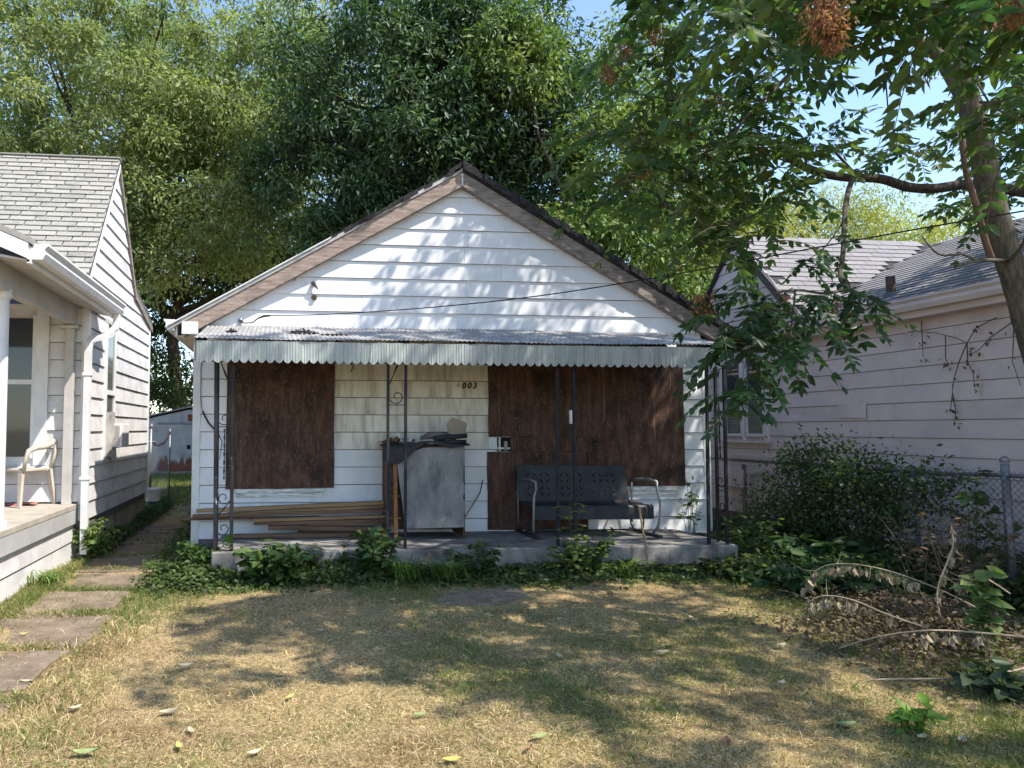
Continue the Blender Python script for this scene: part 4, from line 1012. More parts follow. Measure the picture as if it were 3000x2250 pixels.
chain_link(rf, (7.08,-4.4,0), (7.08,0.9,0), 0.15, 1.26, 0.06, 0.0024, M['rusty_wire'])
M['tank'] = pm('white_tank', (0.42,0.43,0.45), (0.52,0.53,0.55), 5, 0.4)
tk = MB(); 
for i in range(7): pass
tank = MB().tube([(7.75,-3.02,0.13),(7.75,-3.02,0.62),(7.75,-3.02,0.74),(7.75,-3.02,0.83),(7.75,-3.02,0.87)], [0.24,0.24,0.22,0.15,0.02], 24).build('white_drum', M['tank'], None, smooth=True)
tag(tank, 'white domed drum half hidden behind the chain link fence post', 'drum')
# ================================================================== vegetation
def vnorm(a): return a/np.maximum(np.linalg.norm(a, axis=-1, keepdims=True), 1e-9)
def fast_mesh(name, V, F, mat, parent=None, colors=None, smooth=False):
    """V (n,3); F (m,k) all the same size or a list of such arrays; colors (n,3)"""
    Fs = F if isinstance(F, list) else [F]
    me = bpy.data.meshes.new(name)
    me.vertices.add(len(V)); me.vertices.foreach_set('co', np.ascontiguousarray(V, dtype=np.float32).ravel())
    loops = np.concatenate([f.ravel() for f in Fs]).astype(np.int32)
    tot = np.concatenate([np.full(len(f), f.shape[1], np.int32) for f in Fs])
    start = np.concatenate([[0], np.cumsum(tot)[:-1]]).astype(np.int32)
    me.loops.add(len(loops)); me.loops.foreach_set('vertex_index', loops)
    me.polygons.add(len(tot)); me.polygons.foreach_set('loop_start', start); me.polygons.foreach_set('loop_total', tot)
    if colors is not None:
        ca = me.color_attributes.new('Col', 'FLOAT_COLOR', 'POINT')
        c4 = np.ones((len(V), 4), np.float32); c4[:, :3] = np.clip(colors, 0, 1); ca.data.foreach_set('color', c4.ravel())
    me.update(calc_edges=True); me.validate()
    if smooth: me.polygons.foreach_set('use_smooth', np.ones(len(tot), bool))
    me.materials.append(mat)
    return link(bpy.data.objects.new(name, me), parent)
class Leaves:
    """collects leaf blades; shape 0 = folded lozenge, 1 = ovate with drawn tip"""
    def __init__(s): s.V = []; s.F3 = []; s.F4 = []; s.C = []; s.n = 0
    def add(s, base, axis, normal, length, width, color, shape=1, fold=0.25, droop=0.0):
        N = len(base); axis = vnorm(axis); side = vnorm(np.cross(axis, normal)); nr = np.cross(side, axis)
        L = np.asarray(length).reshape(-1, 1)*np.ones((N, 1)); Wd = np.asarray(width).reshape(-1, 1)*np.ones((N, 1))*0.5
        if shape == 0:
            mid = base+axis*L*0.45
            v = np.stack([base, mid+side*Wd+nr*Wd*fold, base+axis*L-nr*L*droop, mid-side*Wd+nr*Wd*fold], 1)
            k = 4; f = np.array([[0,1,2],[0,2,3]])
            idx = (np.arange(N)*k)[:, None, None]+f[None]+s.n; s.F3.append(idx.reshape(-1, 3))
        else:
            p1 = base+axis*L*0.28; p2 = base+axis*L*0.62-nr*L*droop*0.4
            v = np.stack([base, p1+side*Wd+nr*Wd*fold, p2+side*Wd*0.82+nr*Wd*fold, base+axis*L-nr*L*droop, p2-side*Wd*0.82+nr*Wd*fold, p1-side*Wd+nr*Wd*fold], 1)
            k = 6; f = np.array([[0,1,2,3],[0,3,4,5]])
            idx = (np.arange(N)*k)[:, None, None]+f[None]+s.n; s.F4.append(idx.reshape(-1, 4))
        s.V.append(v.reshape(-1, 3)); s.C.append(np.repeat(np.asarray(color)*np.ones((N, 3)), k, axis=0)); s.n += N*k
    def strip(s, pts, w0, w1, color):
        """thin three-sided stalk"""
        pts = np.asarray(pts, float); m = len(pts); t = vnorm(np.gradient(pts, axis=0)); up = np.array([0.01,0.02,1.0])
        a = vnorm(np.cross(t, up)); b = np.cross(a, t); r = np.linspace(w0, w1, m)[:, None]
        v = np.stack([pts+a*r, pts-a*r*0.5+b*r*0.87, pts-a*r*0.5-b*r*0.87], 1).reshape(-1, 3)
        f = np.array([[i*3+k, i*3+(k+1) % 3, i*3+3+(k+1) % 3, i*3+3+k] for i in range(m-1) for k in range(3)])+s.n
        s.V.append(v); s.F4.append(f); s.C.append(np.ones((len(v), 3))*np.asarray(color)); s.n += len(v)
    def build(s, name, mat, parent=None):
        F = []
        if s.F3: F.append(np.concatenate(s.F3))
        if s.F4: F.append(np.concatenate(s.F4))
        return fast_mesh(name, np.concatenate(s.V), F, mat, parent, np.concatenate(s.C))
def rdir(n, rng=RNG): return vnorm(rng.normal(size=(n, 3)))
def jitter(col, n, dv=0.2, dh=0.06, rng=RNG):
    c = np.asarray(col)*np.ones((n, 3)); v = 1+rng.normal(0, dv, (n, 1)); h = rng.normal(0, dh, (n, 3))
    return np.clip(c*np.clip(v, 0.35, 1.9)*(1+h), 0.002, 0.95)

M['leaf'] = leaf_mat('leaf', 0.38, 0.5, 0.3)
M['leaf_thin'] = leaf_mat('leaf_thin', 0.48, 0.45, 0.35)
M['leaf_gloss'] = leaf_mat('leaf_gloss', 0.28, 0.5, 0.35)
M['leaf_dry'] = leaf_mat('leaf_dry', 0.2, 0.85, 0.1)
M['grass'] = leaf_mat('grass_blade', 0.25, 0.7, 0.15)
M['bark'] = pm('grey_bark', (0.075,0.063,0.048), (0.165,0.142,0.108), 7, 0.95, 0.8, (5,5,0.8), dirt=[((0.055,0.048,0.04), 6, (4,4,0.6), 0.54, 0.7), ((0.30,0.27,0.22), 9, None, 0.68, 0.8)], bscale=22)
M['bark_dark'] = pm('dark_bark', (0.035,0.028,0.022), (0.085,0.07,0.055), 7, 0.95, 0.7, (4,4,0.8))
M['vine_bark'] = pm('vine_bark', (0.10,0.06,0.04), (0.19,0.12,0.085), 9, 0.9, 0.5, (4,4,0.7))

def limb(mb, a, b, r0, r1, bend=0.12, n=7, seg=8):
    a = np.asarray(a, float); b = np.asarray(b, float); L = np.linalg.norm(b-a); o = RNG.normal(0, 1, 3)*L*bend
    pts = [a+(b-a)*t+o*math.sin(math.pi*t)+RNG.normal(0, 0.012, 3)*L*(0 < t < 1)+np.array([0,0,-0.05*L*0])*t for t in np.linspace(0, 1, n)]
    mb.tube(pts, list(np.linspace(r0, r1, n)), seg); return pts

def crown_tree(name, label, base, trunk_r, fork, lobes, n_clump, per, leaf, col, col2, seed, group, parent=None, clump_r=0.55, bark='bark_dark', cat='tree', shape=0, droop=0.35, aspect=0.42, lm='leaf', nl=16):
    """lobes: list of (centre, radii, weight); leaves gather in clumps spread through the lobes"""
    rng = np.random.default_rng(seed)
    t = thing(name, label, cat, (base[0], base[1], 0.13), group)
    wts = np.array([w_ for _, _, w_ in lobes], float); wts /= wts.sum()
    which = rng.choice(len(lobes), n_clump, p=wts)
    cs = np.array([lobes[i][0] for i in which]); rs = np.array([lobes[i][1] for i in which])
    d = rdir(n_clump, rng); rad = rng.uniform(0.30, 1.0, (n_clump, 1))**0.55
    cc = cs+d*rs*rad
    out = vnorm(d/rs)
    N = n_clump*per; ci = np.repeat(np.arange(n_clump), per)
    size = rng.uniform(0.55, 1.5, n_clump)[ci][:, None]*clump_r
    off = rng.normal(0, 1, (N, 3))*np.array([1, 1, 0.62])*0.5*size
    # sprigs hang: points further from the clump centre sink
    off[:, 2] -= 0.22*np.linalg.norm(off[:, :2], axis=1)
    P = cc[ci]+off
    ax = vnorm(vnorm(off+1e-6)*0.7+rng.normal(0, 0.6, (N, 3))+np.array([0, 0, -droop]))
    nr = vnorm(rng.normal(0, 0.55, (N, 3))+np.array([0, 0, 0.9])+out[ci]*0.5)
    mixv = np.clip(rng.normal(0.45, 0.3, n_clump), 0, 1)[ci][:, None]
    c = np.asarray(col)*(1-mixv)+np.asarray(col2)*mixv
    c = c*np.clip(1+rng.normal(0, 0.2, (N, 1)), 0.45, 1.7)
    lv = Leaves(); L = leaf*rng.uniform(0.65, 1.35, N)
    lv.add(P, ax, nr, L, L*aspect*rng.uniform(0.8, 1.2, N), c, shape, 0.25, 0.12)
    lv.build('crown', M[lm], t)
    mb = MB(); fk = np.asarray(fork, float)
    limb(mb, (base[0], base[1], -0.1), fk, trunk_r, trunk_r*0.72, 0.03, 8, 12)
    mb.build('trunk', M[bark], t, smooth=True)
    for i in rng.choice(n_clump, min(nl, n_clump), replace=False):
        mb = MB(); e = cc[i]; m_ = fk*0.35+e*0.65+rng.normal(0, 0.4, 3)
        s0 = fk+np.array([0, 0, -rng.uniform(0, 0.8)])
        pts = [s0*(1-q)**2+2*q*(1-q)*m_+e*q*q+rng.normal(0, 0.05, 3)*(0 < q < 1) for q in np.linspace(0, 1, 9)]
        mb.tube(pts, list(np.linspace(trunk_r*0.42, 0.02, 9)), 7)
        for k_ in range(3):
            j = rng.integers(3, 8); q2 = pts[j]+rng.normal(0, 0.9, 3)
            mb.tube([pts[j], (pts[j]+q2)/2+rng.normal(0, 0.1, 3), q2], [trunk_r*0.12, trunk_r*0.08, 0.01], 5)
        mb.build('limb', M[bark], t, smooth=True)
    return t

G_BACK = 'trees behind the houses'
YG, YG2 = (0.120,0.165,0.070), (0.275,0.300,0.120)
DG, DG2 = (0.026,0.058,0.026), (0.070,0.118,0.044)
MG, MG2 = (0.075,0.135,0.030), (0.19,0.24,0.06)
# 1 pale yellow-green tree, upper left
crown_tree('maple_tree', 'tall yellow green tree filling the upper left behind the pale shingle roof', (-6.4, 19.6), 0.24, (-5.2, 18.0, 7.6),
           [((-4.6,15.0,12.0),(4.6,3.6,4.6),4), ((-1.0,14.2,9.6),(3.2,2.8,3.2),2.2), ((-6.3,15.5,8.6),(3.0,2.6,2.6),1.2), ((0.6,15,13.5),(3.0,2.6,2.6),1.2), ((-3.4,14.0,6.6),(1.8,1.6,1.3),0.35)],
           620, 170, 0.165, YG, YG2, 3, G_BACK, clump_r=0.62)
# 2 dark tree behind the ridge
crown_tree('ash_tree', 'big dark green tree rising behind the ridge of the white house', (8.3, 12.4), 0.26, (7.6, 12.2, 9.6),
           [((4.0,10.5,10.8),(3.6,2.6,3.4),3.0), ((6.9,10.8,11.2),(2.7,2.2,3.2),2.2), ((2.2,11.0,8.3),(2.6,2.0,2.3),1.5), ((5.2,11.2,7.2),(3.4,2.0,1.9),1.6), ((8.2,11.5,8.0),(2.0,1.8,2.2),1.2)],
           700, 150, 0.17, DG, DG2, 5, G_BACK, clump_r=0.58, shape=1, aspect=0.34, lm='leaf_gloss')
# shoots at its top and lower right, sunlight put into their leaf colour
crown_tree('young_ash_tree', 'tree with pointed leaves coloured sunlit bright green between the ridge and the hanging branch', (9.4, 9.8), 0.13, (9.2, 9.6, 5.0),
           [((6.9,9.0,11.0),(1.3,1.0,1.2),1.0), ((8.4,9.0,6.0),(1.3,1.1,1.9),1.6), ((10.4,9.4,5.6),(1.9,1.2,2.0),1.8), ((9.6,9.5,8.6),(1.9,1.3,1.6),1.2)],
           210, 110, 0.18, MG, MG2, 6, G_BACK, clump_r=0.5, shape=1, aspect=0.32, lm='leaf_gloss', nl=9)
# 3 dark understorey at the left of the gable
hk = lambda u, v: tuple(at(u, v, 31.0))
crown_tree('hackberry_tree', 'dark green tree with a thick trunk between the left house and the gable', hk(512, 1300)[:2], 0.30, hk(492, 900),
           [(hk(760,660),(3.9,2.2,2.7),2.0), (hk(560,760),(2.7,1.9,2.2),1.1), (hk(900,780),(2.7,1.7,2.0),0.9), (hk(400,850),(1.8,1.5,2.4),0.8), (hk(430,1060),(1.6,1.0,1.6),0.6), (hk(540,1120),(1.2,1.0,1.2),0.4)],
           360, 120, 0.19, (0.026,0.055,0.018), (0.085,0.12,0.032), 8, G_BACK, clump_r=0.6)
# undergrowth behind the shed path
crown_tree('back_shrub', 'tangled dark shrub in front of the thick trunk beyond the shed', (-3.4, 19.4), 0.08, (-3.4, 19.4, 1.6),
           [((-4.2,19.4,2.6),(1.5,0.7,1.4),1), ((-2.2,19.6,2.2),(1.2,0.7,1.3),1)], 70, 90, 0.14, (0.020,0.045,0.014), (0.060,0.085,0.024), 9, 'shrubs at the back', cat='shrub', nl=6)
# 4 far trees
crown_tree('far_tree', 'blue green far tree at the left edge, behind the yellow green one', (-12, 24), 0.3, (-12, 24, 9),
           [((-11.5,22,13.0),(4.0,3,5.5),3), ((-5,24,12.5),(6,3,6),2), ((1,25,11),(6,3,5.5),2), ((-3,25,18.5),(7,3,3.5),2.2), ((4.5,23,18.5),(4,2.5,3.0),1.2)], 480, 90, 0.24, (0.07,0.115,0.04), (0.15,0.19,0.06), 12, G_BACK, clump_r=0.95)
crown_tree('locust_tree', 'feathery yellow green tree above the roof of the grey pink house', (21, 17), 0.2, (21, 17, 6),
           [((21.0,17,9.0),(4.4,2.5,2.0),3), ((16.0,16,8.6),(2.8,2.2,2.4),1.8), ((27,18,8.8),(3.4,2.5,2.2),1.4)], 330, 130, 0.17, (0.16,0.20,0.04), (0.36,0.35,0.085), 13, G_BACK, clump_r=0.75, aspect=0.26)
crown_tree('roadside_tree', 'mid green tree behind the grey pink house, left of the blue gap in the leaves', (13.2, 12), 0.16, (13, 12, 5.5),
           [((12.6,11.5,8.6),(2.3,1.8,2.9),2.0), ((11.2,11.5,11.8),(2.2,1.6,2.0),1.2), ((14.6,12.5,6.0),(1.8,1.6,1.6),0.9)], 230, 120, 0.16, MG, MG2, 14, G_BACK, clump_r=0.55)

# ------------------------------------------------------------------ tree of heaven in the front yard
M['seed'] = leaf_mat('seed_cluster', 0.25, 0.85, 0.1)
AIL, AIL2 = (0.040,0.088,0.035), (0.130,0.180,0.050)
def frond(lv, base, d, L, droop, rng, leaf=0.105, col=None, pairs=8):
    """a pinnate leaf: stalk with paired leaflets hanging from it"""
    d = d/np.linalg.norm(d); t = np.linspace(0, 1, 8)[:, None]
    pts = base+d*L*t+np.array([0, 0, -1.0])*droop*L*t**1.8
    lv.strip(pts, 0.0042, 0.0018, (0.16,0.15,0.06))
    tt = np.linspace(0.22, 0.97, pairs)
    q = np.stack([np.interp(tt, t[:, 0], pts[:, k]) for k in range(3)], 1)
    tan = vnorm(d*1.0+np.array([0, 0, -1.0])*droop*1.8*tt[:, None]**0.8)
    side = vnorm(np.cross(tan, np.array([0, 0, 1.0])+rng.normal(0, 0.25, 3)))
    B = []; A = []; Nn = []
    for s_ in (-1, 1):
        a = vnorm(side*s_*0.8+tan*0.45+np.array([0, 0, -0.42])+rng.normal(0, 0.16, (pairs, 3)))
        B.append(q+side*s_*0.004); A.append(a); Nn.append(vnorm(np.cross(a, tan)*s_*-1+rng.normal(0, 0.3, (pairs, 3))+np.array([0, 0, 0.4])))
    B.append(q[-1:]); A.append(tan[-1:]+rng.normal(0, 0.1, (1, 3))); Nn.append(np.array([[0, 0, 1.0]])+rng.normal(0, 0.3, (1, 3)))
    B = np.concatenate(B); A = np.concatenate(A); Nn = np.concatenate(Nn); n = len(B)
    keep = rng.random(n) > 0.07; B, A, Nn = B[keep], A[keep], Nn[keep]; n = len(B)
    sz = leaf*rng.uniform(0.75, 1.2, n)
    lv.add(B, A, Nn, sz, sz*0.42, jitter(col, n, 0.16, 0.05, rng), 1, 0.18, 0.18)
def spray(lv, c, n, L, rng, col, leaf=0.105, spread=0.22, droop=(0.3, 0.8), bias=(0, 0, 0)):
    """fronds radiating from the end of a twig"""
    for k in range(n):
        a = rng.uniform(0, 2*math.pi); el = rng.uniform(-0.25, 0.55)
        d = np.array([math.cos(a)*math.cos(el), math.sin(a)*math.cos(el), math.sin(el)])+np.asarray(bias)
        mixv = np.clip(rng.normal(0.4, 0.3), 0, 1); cc = np.asarray(AIL)*(1-mixv)+np.asarray(AIL2)*mixv if col is None else col
        frond(lv, np.asarray(c)+rng.normal(0, spread*0.35, 3), d, L*rng.uniform(0.7, 1.2), rng.uniform(*droop), rng, leaf, cc, int(rng.integers(6, 10)))
def seeds(c, n, rng, r=0.07, h=0.22):
    lv = Leaves(); P = np.asarray(c)+rng.normal(0, 1, (n, 3))*np.array([r, r, 0])*0.6+np.array([0, 0, -1])*rng.uniform(0, h, (n, 1))
    ax = vnorm(rng.normal(0, 0.5, (n, 3))+np.array([0, 0, -1.0]))
    lv.add(P, ax, rdir(n, rng), rng.uniform(0.025, 0.042, n), rng.uniform(0.009, 0.014, n), jitter((0.27,0.135,0.075), n, 0.3, 0.06, rng), 0, 0.3, 0.3)
    return lv
toh = thing('tree_of_heaven', 'leaning grey front yard tree with drooping feather leaves and brown seed clusters', 'tree', (8.05, -2.9, 0.13))
tp_ = [(8.15,-2.88,-0.1),(7.95,-2.89,0.5),(7.72,-2.92,1.25)]+[tuple(at(u, v, 6.2)) for u, v in ((3060,1100),(2985,852),(2938,701),(2899,551),(2869,400),(2826,265),(2780,169),(2762,72),(2746,0),(2735,-120),(2700,-330),(2640,-600))]
tr_ = [0.15,0.125,0.112,0.105,0.098,0.094,0.088,0.088,0.084,0.092,0.100,0.092,0.085,0.08,0.065]
def rough_trunk(pts, rad, name, mat, parent, n=26, amp=0.10, seed=3):
    P = [np.array(q) for q in pts]; out = []; rr_ = []
    for i in range(len(P)-1):
        p0 = P[max(i-1,0)]; p1 = P[i]; p2 = P[i+1]; p3 = P[min(i+2, len(P)-1)]
        for q in np.arange(0, 1, 0.125):
            out.append(0.5*((2*p1)+(-p0+p2)*q+(2*p0-5*p1+4*p2-p3)*q*q+(-p0+3*p1-3*p2+p3)*q**3)); rr_.append(rad[i]*(1-q)+rad[i+1]*q)
    mb = MB().tube(out, rr_, n); r_ = np.random.default_rng(seed); V = np.array(mb.v); m_ = len(out)
    ridge = np.cumsum(r_.normal(0, 0.35, (m_, n)), axis=0); ridge = ridge-np.mean(ridge, axis=1, keepdims=True); ridge = np.tanh(ridge)*0.6+r_.normal(0, 0.35, (m_, n))
    for i in range(m_):
        for k_ in range(n): V[i*n+k_] = out[i]+(V[i*n+k_]-out[i])*(1+amp*ridge[i, k_]*0.6)
    mb.v = [tuple(q) for q in V]; return mb.build(name, M[mat], parent, smooth=True)
rough_trunk(tp_, tr_, 'trunk', 'bark', toh)
def lpx(pts, r0, r1, seg=8, name='limb', mat='bark', parent=toh):
    P = [at(*q) for q in pts]; out = []
    # smooth the polyline
    for i in range(len(P)-1):
        p0 = P[max(i-1,0)]; p1 = P[i]; p2 = P[i+1]; p3 = P[min(i+2, len(P)-1)]
        for t in (0, 0.25, 0.5, 0.75):
            out.append(0.5*((2*p1)+(-p0+p2)*t+(2*p0-5*p1+4*p2-p3)*t*t+(-p0+3*p1-3*p2+p3)*t**3))
    out.append(P[-1])
    MB().tube(out, list(np.linspace(r0, r1, len(out))), seg).build(name, M[mat], parent, smooth=True)
    return out
# limbs seen against the leaves
lpx([(2790,190,6.2),(2700,130,6.1),(2640,90,6.0),(2560,60,5.8),(2397,72,5.5),(2250,130,5.3),(2180,160,5.3),(2077,215,5.2),(2020,200,5.1)], 0.05, 0.012)
lpx([(2397,72,5.5),(2330,60,5.5),(2250,75,5.5),(2160,100,5.4)], 0.022, 0.008)
lpx([(2330,200,5.4),(2240,290,5.3),(2180,350,5.2),(2130,420,5.1),(2085,470,5.1)], 0.016, 0.006)
lpx([(2790,160,6.2),(2850,60,6.2),(2900,-60,6.2),(2960,-300,6.1)], 0.05, 0.03)
lpx([(2955,765,6.15),(2900,762,6.05),(2860,765,5.95),(2800,780,5.9)], 0.018, 0.010, name='broken_limb')
lpx([(2860,765,5.95),(2820,745,5.9),(2750,745,5.85),(2700,690,5.85)], 0.012, 0.005, name='broken_limb')
lpx([(2955,765,6.1),(2990,725,5.9),(3005,690,5.8)], 0.016, 0.007, name='broken_limb')
lpx([(2815,360,6.1),(2825,470,6.08),(2838,530,6.08),(2865,620,6.08),(2885,700,6.08),(2905,760,6.1)], 0.022, 0.026, name='vine_stem', mat='vine_bark')
# upper scaffold that carries the shading canopy over the yard
rng = np.random.default_rng(21)
lv = Leaves()
top = np.array(tp_[-1])
TIPS = []
def scaffold(a, b, r):
    mb = MB(); pts = limb(mb, a, b, r, r*0.3, 0.08, 9, 8); mb.build('limb', M['bark'], toh, smooth=True); return pts
# sprays in view: (u, v, depth, fronds, length, leaflet)
VIEW = []
for (u0, u1, v0, v1, d0, d1, n, ff, LL, lf) in (
        (1780, 2330, 110, 330, 4.9, 6.0, 14, 6, 0.48, 0.092),
        (1720, 2180, 330, 560, 4.9, 5.9, 12, 6, 0.48, 0.092),
        (2000, 2330, 380, 640, 5.2, 6.4, 7, 5, 0.45, 0.088),
        (1900, 2200, 600, 690, 5.0, 6.0, 5, 6, 0.45, 0.09),
        (2150, 2480, -80, 110, 3.6, 5.0, 9, 6, 0.44, 0.10),
        (2480, 2720, -140, 30, 3.4, 4.6, 6, 6, 0.38, 0.10),
        (2820, 3080, -120, 60, 3.4, 5.0, 7, 6, 0.40, 0.10),
        (2880, 3080, 80, 480, 3.9, 5.6, 8, 5, 0.38, 0.095),
        (2480, 2780, 300, 420, 5.8, 6.6, 5, 4, 0.38, 0.09),
        (1700, 2300, -220, 20, 4.4, 6.0, 9, 7, 0.5, 0.11)):
    for k in range(n):
        u = rng.uniform(u0, u1); v = rng.uniform(v0, v1)
        if 2360 < u < 2680 and 100 < v < 470 and rng.random() < 0.8: continue
        c = at(u, v, rng.uniform(d0, d1)); spray(lv, c, ff, LL, rng, None, lf, 0.25, (0.25, 0.9)); VIEW.append(c)
lv.build('crown', M['leaf_thin'], toh)
# twigs that join the sprays in view to the limbs
mb = MB()
anchors = [np.array(at(*q)) for q in ((2560,60,5.8),(2397,72,5.5),(2250,130,5.3),(2077,215,5.2),(2240,290,5.3),(2130,420,5.1),(2780,169,6.2),(2850,60,6.2),(2746,0,6.2))]
for c in sorted(VIEW, key=lambda q: min(np.linalg.norm(q-a_) for a_ in anchors)):
    a = min(anchors, key=lambda q: np.linalg.norm(q-c)); m_ = (a+c)/2+np.array([0, 0, 0.06])+rng.normal(0, 0.06, 3)
    mb.tube([a, m_, c], [0.009, 0.007, 0.005], 5); anchors.append(c)
mb.build('twigs', M['bark'], toh, smooth=True)['kind'] = 'stuff'
# canopy above the frame: throws the dappled shade on lawn and gable
CAN = Leaves()
def canopy(n, box, ff=8, dens=None):
    (x0, x1), (y0, y1), (z0, z1) = box
    for k in range(n):
        c = np.array([rng.uniform(x0, x1), rng.uniform(y0, y1), rng.uniform(z0, z1)])
        spray(CAN, c, ff, 0.55, rng, None, 0.125, 0.3, (0.25, 0.7))
canopy(44, ((4.2, 9.0), (-4.2, -1.4), (6.6, 8.6)))
canopy(40, ((5.2, 10.5), (-7.2, -4.2), (5.4, 8.4)))
canopy(15, ((3.6, 6.2), (-6.8, -4.6), (5.6, 7.4)))
canopy(26, ((8.5, 12.0), (-6.0, -1.5), (4.6, 8.0)))
canopy(18, ((5.5, 9.5), (-10.0, -7.6), (5.6, 7.8)))
canopy(13, ((6.2, 8.6), (-8.4, -6.2), (5.8, 7.2)), 7)
canopy(12, ((4.4, 6.4), (-6.6, -4.6), (6.4, 7.6)), 7)
canopy(18, ((4.8, 9.0), (-4.6, -1.8), (9.0, 10.6)), 8)
CAN.build('upper_crown', M['leaf'], toh)
for e in ((5.0,-2.6,7.6),(6.6,-2.0,7.8),(8.6,-3.2,7.6),(7.4,-5.8,6.8),(9.4,-6.4,7.2),(4.4,-5.6,6.4),(10.4,-4.0,6.4),(7.4,-8.4,6.8),(6.4,-3.2,9.6),(8.0,-3.6,9.4)):
    scaffold(np.array(tp_[-2])+rng.normal(0, 0.1, 3), np.array(e), 0.05)
# brown seed clusters
for (u, v, d, n, r, h) in ((2420,-10,3.3,420,0.07,0.17),(2440,60,3.3,300,0.035,0.13),(2980,0,3.3,200,0.07,0.11),(2060,860,5.4,260,0.07,0.16),(1920,75,5.2,120,0.06,0.12),(1830,130,5.2,90,0.05,0.14),(1780,190,5.2,90,0.05,0.12),(2020,350,5.4,130,0.04,0.14),(2090,280,5.4,80,0.05,0.08),(1880,480,5.4,110,0.05,0.10),(2080,410,5.4,60,0.03,0.1),(2250,880,5.4,90,0.05,0.14),(2300,860,5.4,80,0.04,0.14),(2440,860,5.4,80,0.03,0.14),(2720,200,5.9,90,0.05,0.10)):
    seeds(at(u, v, d), n, rng, r, h).build('seed_cluster', M['seed'], toh)['kind'] = 'stuff'
# hanging branch before the right end of the awning
HB = Leaves(); rng = np.random.default_rng(33)
lpx([(2510,500,6.6),(2485,560,6.4),(2475,640,6.2),(2470,740,6.0),(2462,810,5.8),(2480,845,5.6)], 0.024, 0.016, name='hanging_limb')
lpx([(2480,845,5.6),(2420,860,5.5),(2330,850,5.4),(2240,870,5.3),(2150,930,5.2)], 0.013, 0.005, name='twig')
lpx([(2475,820,5.7),(2500,870,5.5),(2530,920,5.4)], 0.010, 0.004, name='twig')
lpx([(2240,870,5.3),(2210,980,5.2),(2180,1080,5.1)], 0.008, 0.004, name='twig')
lpx([(2330,850,5.4),(2320,950,5.3),(2310,1020,5.2)], 0.008, 0.004, name='twig')
lpx([(2470,650,6.2),(2420,720,6.1),(2370,760,6.0)], 0.007, 0.003, name='twig')
for (u, v, d, n, L) in ((2150,930,5.2,7,0.42),(2230,900,5.3,7,0.42),(2300,880,5.3,6,0.40),(2380,870,5.4,6,0.40),(2450,880,5.4,6,0.38),(2520,900,5.4,5,0.34),
                        (2190,1000,5.1,6,0.42),(2260,980,5.2,6,0.40),(2330,990,5.2,5,0.38),(2180,1080,5.1,5,0.36),(2400,950,5.3,4,0.34),(2120,1010,5.1,4,0.34),(2130,1120,5.1,4,0.32),(2165,1170,5.1,3,0.30),(2380,760,6.0,4,0.30),(2420,730,6.1,3,0.28),(2240,760,5.6,4,0.34),(2130,860,5.3,4,0.36)):
    spray(HB, at(u, v, d), n, L*0.85, rng, np.array([0.034,0.070,0.032])*rng.uniform(0.8, 1.9), 0.088, 0.16, (0.5, 1.1))
HB.build('hanging_foliage', M['leaf_thin'], toh)

# second tree: long horizontal bough entering from the right
bo = thing('bough_tree', 'dark bough of a second tree reaching in behind the leaning trunk', 'tree', (11.6, -3.0, 0.13))
MB().tube([(11.9,-3.0,-0.1),(11.7,-3.0,1.6),(11.3,-2.8,3.0),(10.8,-2.5,3.9),(10.6,-2.4,5.0),(10.9,-2.3,7.0)], [0.24,0.2,0.17,0.14,0.12,0.08], 12).build('trunk', M['bark_dark'], bo, smooth=True)
bpts = lpx([(3560,760,7.1),(3200,600,7.1),(3000,563,7.0),(2850,540,7.0),(2740,552,7.0),(2660,548,7.0),(2580,524,6.9),(2480,520,6.9),(2400,505,6.8),(2330,475,6.8),(2270,430,6.7),(2230,400,6.6),(2190,398,6.5)], 0.056, 0.028, 12, 'bough', 'bark_dark', bo)
lpx([(2505,510,6.85),(2440,440,6.8),(2400,420,6.8)], 0.016, 0.006, 6, 'twig', 'bark_dark', bo)
lpx([(2400,508,6.8),(2330,540,6.8),(2260,590,6.8),(2200,640,6.8)], 0.016, 0.006, 6, 'twig', 'bark_dark', bo)
BF = Leaves(); rng = np.random.default_rng(35)
for (u, v) in ((2190,398),(2250,430),(2330,450),(2400,420),(2440,440),(2260,590),(2330,540),(2200,640),(2640,440),(2700,420)):
    spray(BF, at(u, v, 6.7), 5, 0.40, rng, None, 0.085, 0.2, (0.3, 0.9))
for k in range(24):
    spray(BF, at(rng.uniform(2860, 3080), rng.uniform(250, 620), rng.uniform(7.2, 9)), 5, 0.45, rng, None, 0.10, 0.3, (0.3, 0.9))
for k in range(26):
    spray(BF, np.array([rng.uniform(9.5, 13), rng.uniform(-4.5, -0.5), rng.uniform(5.2, 8)]), 7, 0.5, rng, None, 0.12, 0.3, (0.3, 0.9))
BF.build('crown', M['leaf'], bo)
